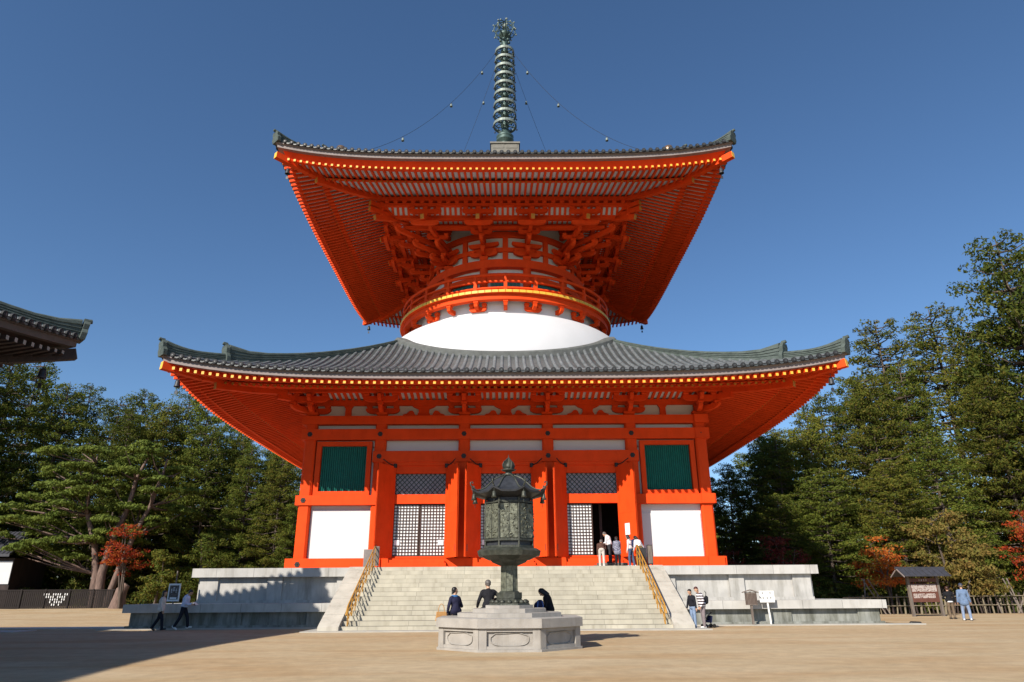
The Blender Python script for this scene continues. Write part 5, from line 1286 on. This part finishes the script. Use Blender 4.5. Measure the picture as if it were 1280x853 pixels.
def cedar(H, Rb, bare, seed, leaf, dens=1.0, conic=1.0, tuft=.62, gap=.0, droop=.1, flat=False):
    rng = random.Random(seed); T = MB(); F = MB()
    lean = (rng.uniform(-.4, .4), rng.uniform(-.4, .4))
    def ctr(z): return V((lean[0]*z/H, lean[1]*z/H, z))
    T.tube([ctr(H*i/8) for i in range(9)], [max(.03, .012*H*(1-i/8.3)**.8*(1.25 if i == 0 else 1)) for i in range(9)], 9)
    z = bare*H
    while z < H*.985:
        t = (z-bare*H)/(H*(1-bare))
        if flat: env = Rb*(.55+.55*sin(pi*min(1, t*1.02))**.8)*(1 if t < .93 else .7)
        else: env = Rb*((1-t)**(.62*conic)*(.6+.4*min(1, t*5+.3)))+.3
        nb_ = rng.randint(4, 6) if t < .85 else 3
        a0 = rng.uniform(0, 6.28)
        for b in range(nb_):
            if rng.random() < gap: continue
            a = a0+2*pi*b/nb_+rng.uniform(-.4, .4); ln = env*rng.uniform(.65, 1.18)
            c0 = ctr(z); rise = rng.uniform(-.1, .22)-droop*(1-t); dr = V((cos(a), sin(a), rise))
            tip = c0+dr*ln; tip.z += .12*ln
            mid = c0+dr*ln*.5-V((0, 0, .05*ln))
            T.tube([c0, mid, tip], [.05+.015*ln, .035+.006*ln, .02], 5, cap=False)
            nt_ = max(1, int(ln/(tuft*1.0)*dens))
            for q in range(nt_):
                f_ = 1-(q/max(1, nt_))*.8*rng.uniform(.8, 1.1)
                p = c0.lerp(tip, f_)+V((rng.uniform(-.5, .5)*tuft, rng.uniform(-.5, .5)*tuft, rng.uniform(-.1, .35)*tuft))
                s = tuft*rng.uniform(.65, 1.15)*(1 if f_ > .5 else .85)
                leafset(F, p, s, s*.74, int(34*dens**.2), .15, rng)
                if rng.random() < .55:
                    sd = V((-sin(a), cos(a), 0))*rng.choice((-1, 1))*tuft*rng.uniform(.9, 1.5); leafset(F, p+sd-V((0, 0, .15)), s*.8, s*.6, 26, .14, rng)
        z += rng.uniform(.55, .85)*(1 if t < .8 else .7)*(tuft/.62)
    return T, F
cedars = []
specs = [(28, 5.4, .06, 11, LEAF_A, 1.35, .85, .72, .03, .1, False), (26, 5.2, .05, 12, LEAF_C, 1.35, .7, .70, .04, .12, False), (30, 5.6, .08, 13, LEAF_A, 1.25, .8, .75, .06, .12, False),
         (24, 5.2, .04, 14, LEAF_B, 1.35, .65, .72, .03, .12, False), (29, 3.2, .42, 15, LEAF_C, .75, 1, .6, .28, .0, True), (22, 4.8, .04, 16, LEAF_B, 1.35, .75, .68, .04, .1, False)]
for s_ in specs:
    T_, F_ = cedar(*s_)
    r_ = empty('cedar_tree', None, 'tree'); T_.build('trunk', BARK, r_); F_.build('crown', s_[4], r_, recalc=False); r_['used'] = 0; cedars.append((r_, s_[0]))
def plant(root, loc, rz, sc, label, group, szz=None):
    if root.get('used', 0): c = copy_tree(root)
    else: c = root
    root['used'] = 1
    c.location = loc; c.rotation_euler = (0, 0, rz); c.scale = (sc, sc, szz or sc)
    c['label'] = label; c['category'] = 'tree'
    if group: c['group'] = group
    return c
planted = []
CED = []   # filled from tables: (x, y, height, variant, label)
def cedar_at(x, y, h, v, label, group=None, wide=1.0):
    r_, H = cedars[v]; sc = h/H
    c = plant(r_, (x, y, gz(x, y)-.1), R.uniform(0, 6.28), sc*wide, label, group, sc); planted.append(c)
ORD = ['first', 'second', 'third', 'fourth', 'fifth', 'sixth', 'seventh', 'eighth', 'ninth', 'tenth', 'eleventh', 'twelfth', 'thirteenth', 'fourteenth', 'fifteenth', 'sixteenth', 'seventeenth', 'eighteenth', 'nineteenth', 'twentieth', 'twenty-first', 'twenty-second', 'twenty-third']
GL, GR = 'cedars of the left forest', 'cedars of the right forest'
LEFTT = [(22, -60.8, 28.3, 3), (26, -58.0, 28.0, 0), (34, -60.8, 30.6, 3), (30, -53.4, 26.3, 0), (40, -56.6, 28.9, 2), (30, -47.0, 24.1, 3), (36, -47.2, 27.0, 0), (30, -40.8, 23.4, 1), (40, -43.1, 28.4, 2), (32, -36.9, 24.0, 3), (44, -37.5, 25.2, 0), (46, -32.5, 23.5, 0), (32, -32.0, 19.5, 1), (38, -30.0, 18.8, 0), (30, -26.4, 17.5, 5), (42, -26.5, 20.0, 0), (30, -20.8, 16.1, 5), (27, -29.0, 18.0, 0), (26, -25.0, 16.8, 1), (29, -34.5, 20.5, 3), (25, -22.5, 12.5, 3), (28, -44.0, 22.0, 2)]
nmv = {0: 'mid-green', 1: 'yellowish-green', 2: 'tall loose', 3: 'dark dense', 4: 'thin bare-stemmed', 5: 'dark narrow'}
for i, (y, x, h, v) in enumerate(sorted(LEFTT, key=lambda t: t[1]/(t[0]+52))):
    cedar_at(x, y, h-gz(x, y), v, '%s cedar, %s treetop from the left edge towards the pagoda' % (nmv[v], ORD[i]), GL)
RIGHTT = [(8, 50.0, 31.0, 0, 1), (4, 44.6, 31.8, 3, .95), (12, 45.4, 25.0, 1, 1), (20, 47.8, 31.6, 4, 1.2), (12, 38.3, 22.5, 0, 1), (24, 43.3, 31.5, 4, 1.15), (10, 33.5, 20.5, 1, 1), (16, 31.6, 20.6, 3, .9), (10, 27.6, 17.0, 1, 1), (22, 30.7, 18.4, 0, 1), (12, 24.4, 15.2, 5, 1), (26, 27.0, 16.4, 3, 1), (14, 21.0, 13.2, 0, 1), (26, 22.5, 13.6, 5, 1), (3, 39.8, 18.2, 1, 1.1), (17, 26.5, 17.2, 1, 1.15), (18, 36.5, 23, 0, 1.1), (9, 24.0, 14.5, 0, 1.1), (6, 55, 24, 1, 1), (14, 60, 34, 0, 1)]
for i, (y, x, h, v, w) in enumerate(sorted(RIGHTT, key=lambda t: t[1]/(t[0]+52))):
    cedar_at(x, y, h-gz(x, y), v, '%s cedar, %s treetop to the right of the pagoda wall' % (nmv[v], ORD[i]), GR, w)
LOW = [(3, 34.0, 13.5, 0), (1.5, 29.5, 11, 1), (5, 25.5, 11, 3), (4, 21.5, 8.8, 5), (0, 44.0, 13, 1), (1, 49.5, 16, 3)]
for i, (y, x, h, v) in enumerate(sorted(LOW, key=lambda t: t[1]/(t[0]+52))):
    cedar_at(x, y, h, v, 'low young cedar at the right forest edge, %s from the pagoda' % ORD[i], 'young cedars at the right forest edge', 1.5)
# behind the pagoda, kept for views from the side
for i, x in enumerate((-12, -3, 6, 14)):
    cedar_at(x, 46+3*(i % 2), 19, i % 4, 'cedar standing straight behind the pagoda, %s from the left' % ORD[i], 'cedars behind the pagoda')
for r_, _ in cedars:
    if 'used' in r_: pass
for o_ in bpy.data.objects:
    if 'used' in o_: del o_['used']

# spreading red pine
rng = random.Random(21)
pine = empty('pine_tree', 'spreading red pine with several leaning bare trunks and flat needle pads', 'tree', (-39.3, 19.5, .45))
def pine_trunk(pts, r0):
    m = MB(); m.tube(pts, [r0*(1-.75*i/(len(pts)-1)) for i in range(len(pts))], 9); m.build('trunk', BARKP, pine); return pts
tr = [pine_trunk([(-.5, 0, 0), (-.7, .1, 3), (-1.4, 0, 6), (-2.4, -.3, 8.6), (-3.0, -.2, 11.5), (-2.7, 0, 13.8)], .42),
      pine_trunk([(.1, -.1, 0), (.0, -.2, 3), (.3, 0, 6.2), (1.2, .3, 9.4), (1.5, .2, 12.2), (2.4, .2, 14.6)], .46),
      pine_trunk([(.7, .1, 0), (1.4, .2, 3.5), (2.2, .3, 6.6), (3.4, .2, 9.5), (4.2, 0, 12.4), (4.4, .1, 14.2)], .34),
      pine_trunk([(.4, .5, 0), (1.0, .9, 3.2), (1.6, 1.4, 7), (1.8, 1.6, 10)], .28)]
m = MB(); BRm = MB()
def pad(c, rx, ry):
    for _ in range(int(11*rx*ry)+8):
        a = rng.uniform(0, 6.28); q = sqrt(rng.random()); p = (c[0]+rx*q*cos(a), c[1]+ry*q*sin(a), c[2]+.30*(1-q*q)*rx**.4+rng.uniform(-.1, .1))
        leafset(m, p, .38, .22, 22, .17, rng)
pads = []
for (z, x0, x1) in ((15.6, -5.5, -1.5), (14.6, -7, 4), (13.2, -8.5, 6), (12.0, -9, 6.5), (10.8, -10, 6), (9.5, -11, 6.5), (8.3, -11.5, 5), (7.2, -11, 4.2), (6.0, -10, 2), (5.0, -9.5, -2), (15.2, 1, 4.5)):
    n_ = int((x1-x0)/1.25)
    for i in range(n_):
        pads.append((x0+(i+rng.uniform(.1, .9))*(x1-x0)/n_, rng.uniform(-3, 3), z*0.97+rng.uniform(-.45, .45), rng.uniform(.9, 1.6)))
for (x, y, z, rx) in pads:
    pad((x, y, z), rx, rx*.9)
    t_ = min(tr, key=lambda T_: min(abs(p[2]-z+1.2)*.5+abs(p[0]-x) for p in T_)); q = min(t_, key=lambda p: abs(p[2]-z+1.5)*.6+abs(p[0]-x)*.3)
    BRm.tube([q, ((q[0]+x)/2+rng.uniform(-.3, .3), (q[1]+y)/2, (q[2]+z)/2-.2), (x, y, z-.1)], [.11, .07, .03], 5, cap=False)
BRm.build('branches', BARKP, pine); m.build('crown', LEAF_P, pine, recalc=False)

def small_tree(nm, label, cat, loc, H, Rr, seed, leaf, dens=1.0, trunk_r=.1, zc=.6, ls=.10, bare=.25, group=None, nst=3, barkm=None):
    g = random.Random(seed); t = empty(nm, label, cat, loc, 0, group); B = MB(); F = MB()
    for s_ in range(nst):
        a = g.uniform(0, 6.28); b = V((g.uniform(-.15, .15), g.uniform(-.15, .15), 0)); top = V((cos(a)*Rr*.3, sin(a)*Rr*.3, H*g.uniform(.8, 1)))
        mid = b.lerp(top, .5)+V((g.uniform(-.3, .3), g.uniform(-.3, .3), 0)); B.tube([b, mid, top], [trunk_r, trunk_r*.6, .02], 7)
        for _ in range(int(9*dens)+3):
            f_ = g.uniform(bare, 1); p = b.lerp(mid, f_*2) if f_ < .5 else mid.lerp(top, f_*2-1)
            an = g.uniform(0, 6.28); ln = Rr*g.uniform(.4, 1.0)*(1.15-f_*.7); e = p+V((cos(an)*ln, sin(an)*ln, ln*g.uniform(.0, .55)))
            B.tube([p, p.lerp(e, .5)+V((0, 0, .08*ln)), e], [trunk_r*.35, trunk_r*.2, .012], 4, cap=False)
            for _k in range(max(2, int(5*dens))):
                c = p.lerp(e, g.uniform(.35, 1.05))+V((g.uniform(-.35, .35), g.uniform(-.35, .35), g.uniform(-.15, .2)))
                leafset(F, c, .42*Rr**.4, .18*Rr**.3, int(20*dens), ls, g)
    B.build('trunk', barkm or BARK, t); F.build('crown', leaf, t, recalc=False); return t
small_tree('maple_tree', 'orange-red maple glowing beside the spreading pine', 'tree', (-34.9, 15.2, .42), 7.2, 2.6, 5, LEAF_R, .85, .11, ls=.13, bare=.45)
small_tree('maple_tree', 'small bright orange maple at the end of the right podium wall', 'tree', (25.9, -2.2, 0), 4.8, 2.4, 6, LEAF_O, .85, .09, ls=.11, bare=.35)
small_tree('autumn_tree', 'olive and amber half-bare autumn tree behind the notice board', 'tree', (30.6, -1.0, 0), 7.0, 3.3, 7, LEAF_Y, 1.35, .14, ls=.12, bare=.25)
small_tree('autumn_tree', 'yellowing autumn tree behind the man in the denim jacket', 'tree', (32.0, -2.6, 0), 4.8, 2.2, 17, LEAF_Y, 1.2, .11, ls=.12, bare=.2)
small_tree('maple_tree', 'red maple with leaning pale trunk at the right edge of the picture', 'tree', (35.8, -3.4, 0), 6.6, 2.6, 8, LEAF_R, .8, .13, ls=.12, bare=.3)
small_tree('maple_tree', 'thin dark maroon maple behind the right end of the upper podium', 'tree', (20.0, -.5, 0), 5.0, 2.2, 9, LEAF_D, .8, .08, ls=.11, bare=.4)
small_tree('maple_tree', 'thin dark maroon maple close behind the right podium coping by the pagoda', 'tree', (16.6, 2, 0), 4.8, 1.8, 10, LEAF_D, .7, .08, ls=.11, bare=.4)
small_tree('broadleaf_tree', 'green and yellow leafy sapling behind the walking couple', 'tree', (-30.5, 12.5, .4), 5.2, 2.2, 18, LEAF_C, 1.2, .09, ls=.13, bare=.15)
small_tree('broadleaf_tree', 'green leafy sapling between the red maple and the podium wall', 'tree', (-27.0, 13.5, .4), 6.2, 2.6, 19, LEAF_A, 1.2, .09, ls=.13, bare=.12)
# undergrowth at both forest edges: a mass nobody could count
U = MB(); g = random.Random(31)
def under(x, y, h, s):
    z0 = gz(x, y)
    for _ in range(int(5*h)): leafset(U, (x+g.uniform(-s, s), y+g.uniform(-s, s), z0+g.uniform(.1, h)), .55, .4, 22, .16, g)
for i in range(90): under(-58+i*.62, 21.5+g.uniform(-1.0, 4)-(1.5 if -36 < -58+i*.62 < 0 else 0), g.uniform(.7, 2.4), .6)
for i in range(95): under(15.5+i*.42, g.uniform(-1.0, 2.5), g.uniform(.5, 2.0), .5)
tag(U.build('undergrowth', LEAF_S, recalc=False), kind='stuff')
W = MB(); g = random.Random(33)
for i in range(1500):
    x = g.uniform(-120, 125); y = g.uniform(50, 85)-.25*abs(x)*(1 if abs(x) > 40 else .3); y = max(y, 32)
    if -10 < x < 10 and y < 50: continue
    h = g.uniform(0, 13); leafset(W, (x, y, gz(x, y)+h), 2.0, 1.5, 30, .6, g)
tag(W.build('far_woodland', LEAF_B, recalc=False), kind='stuff')
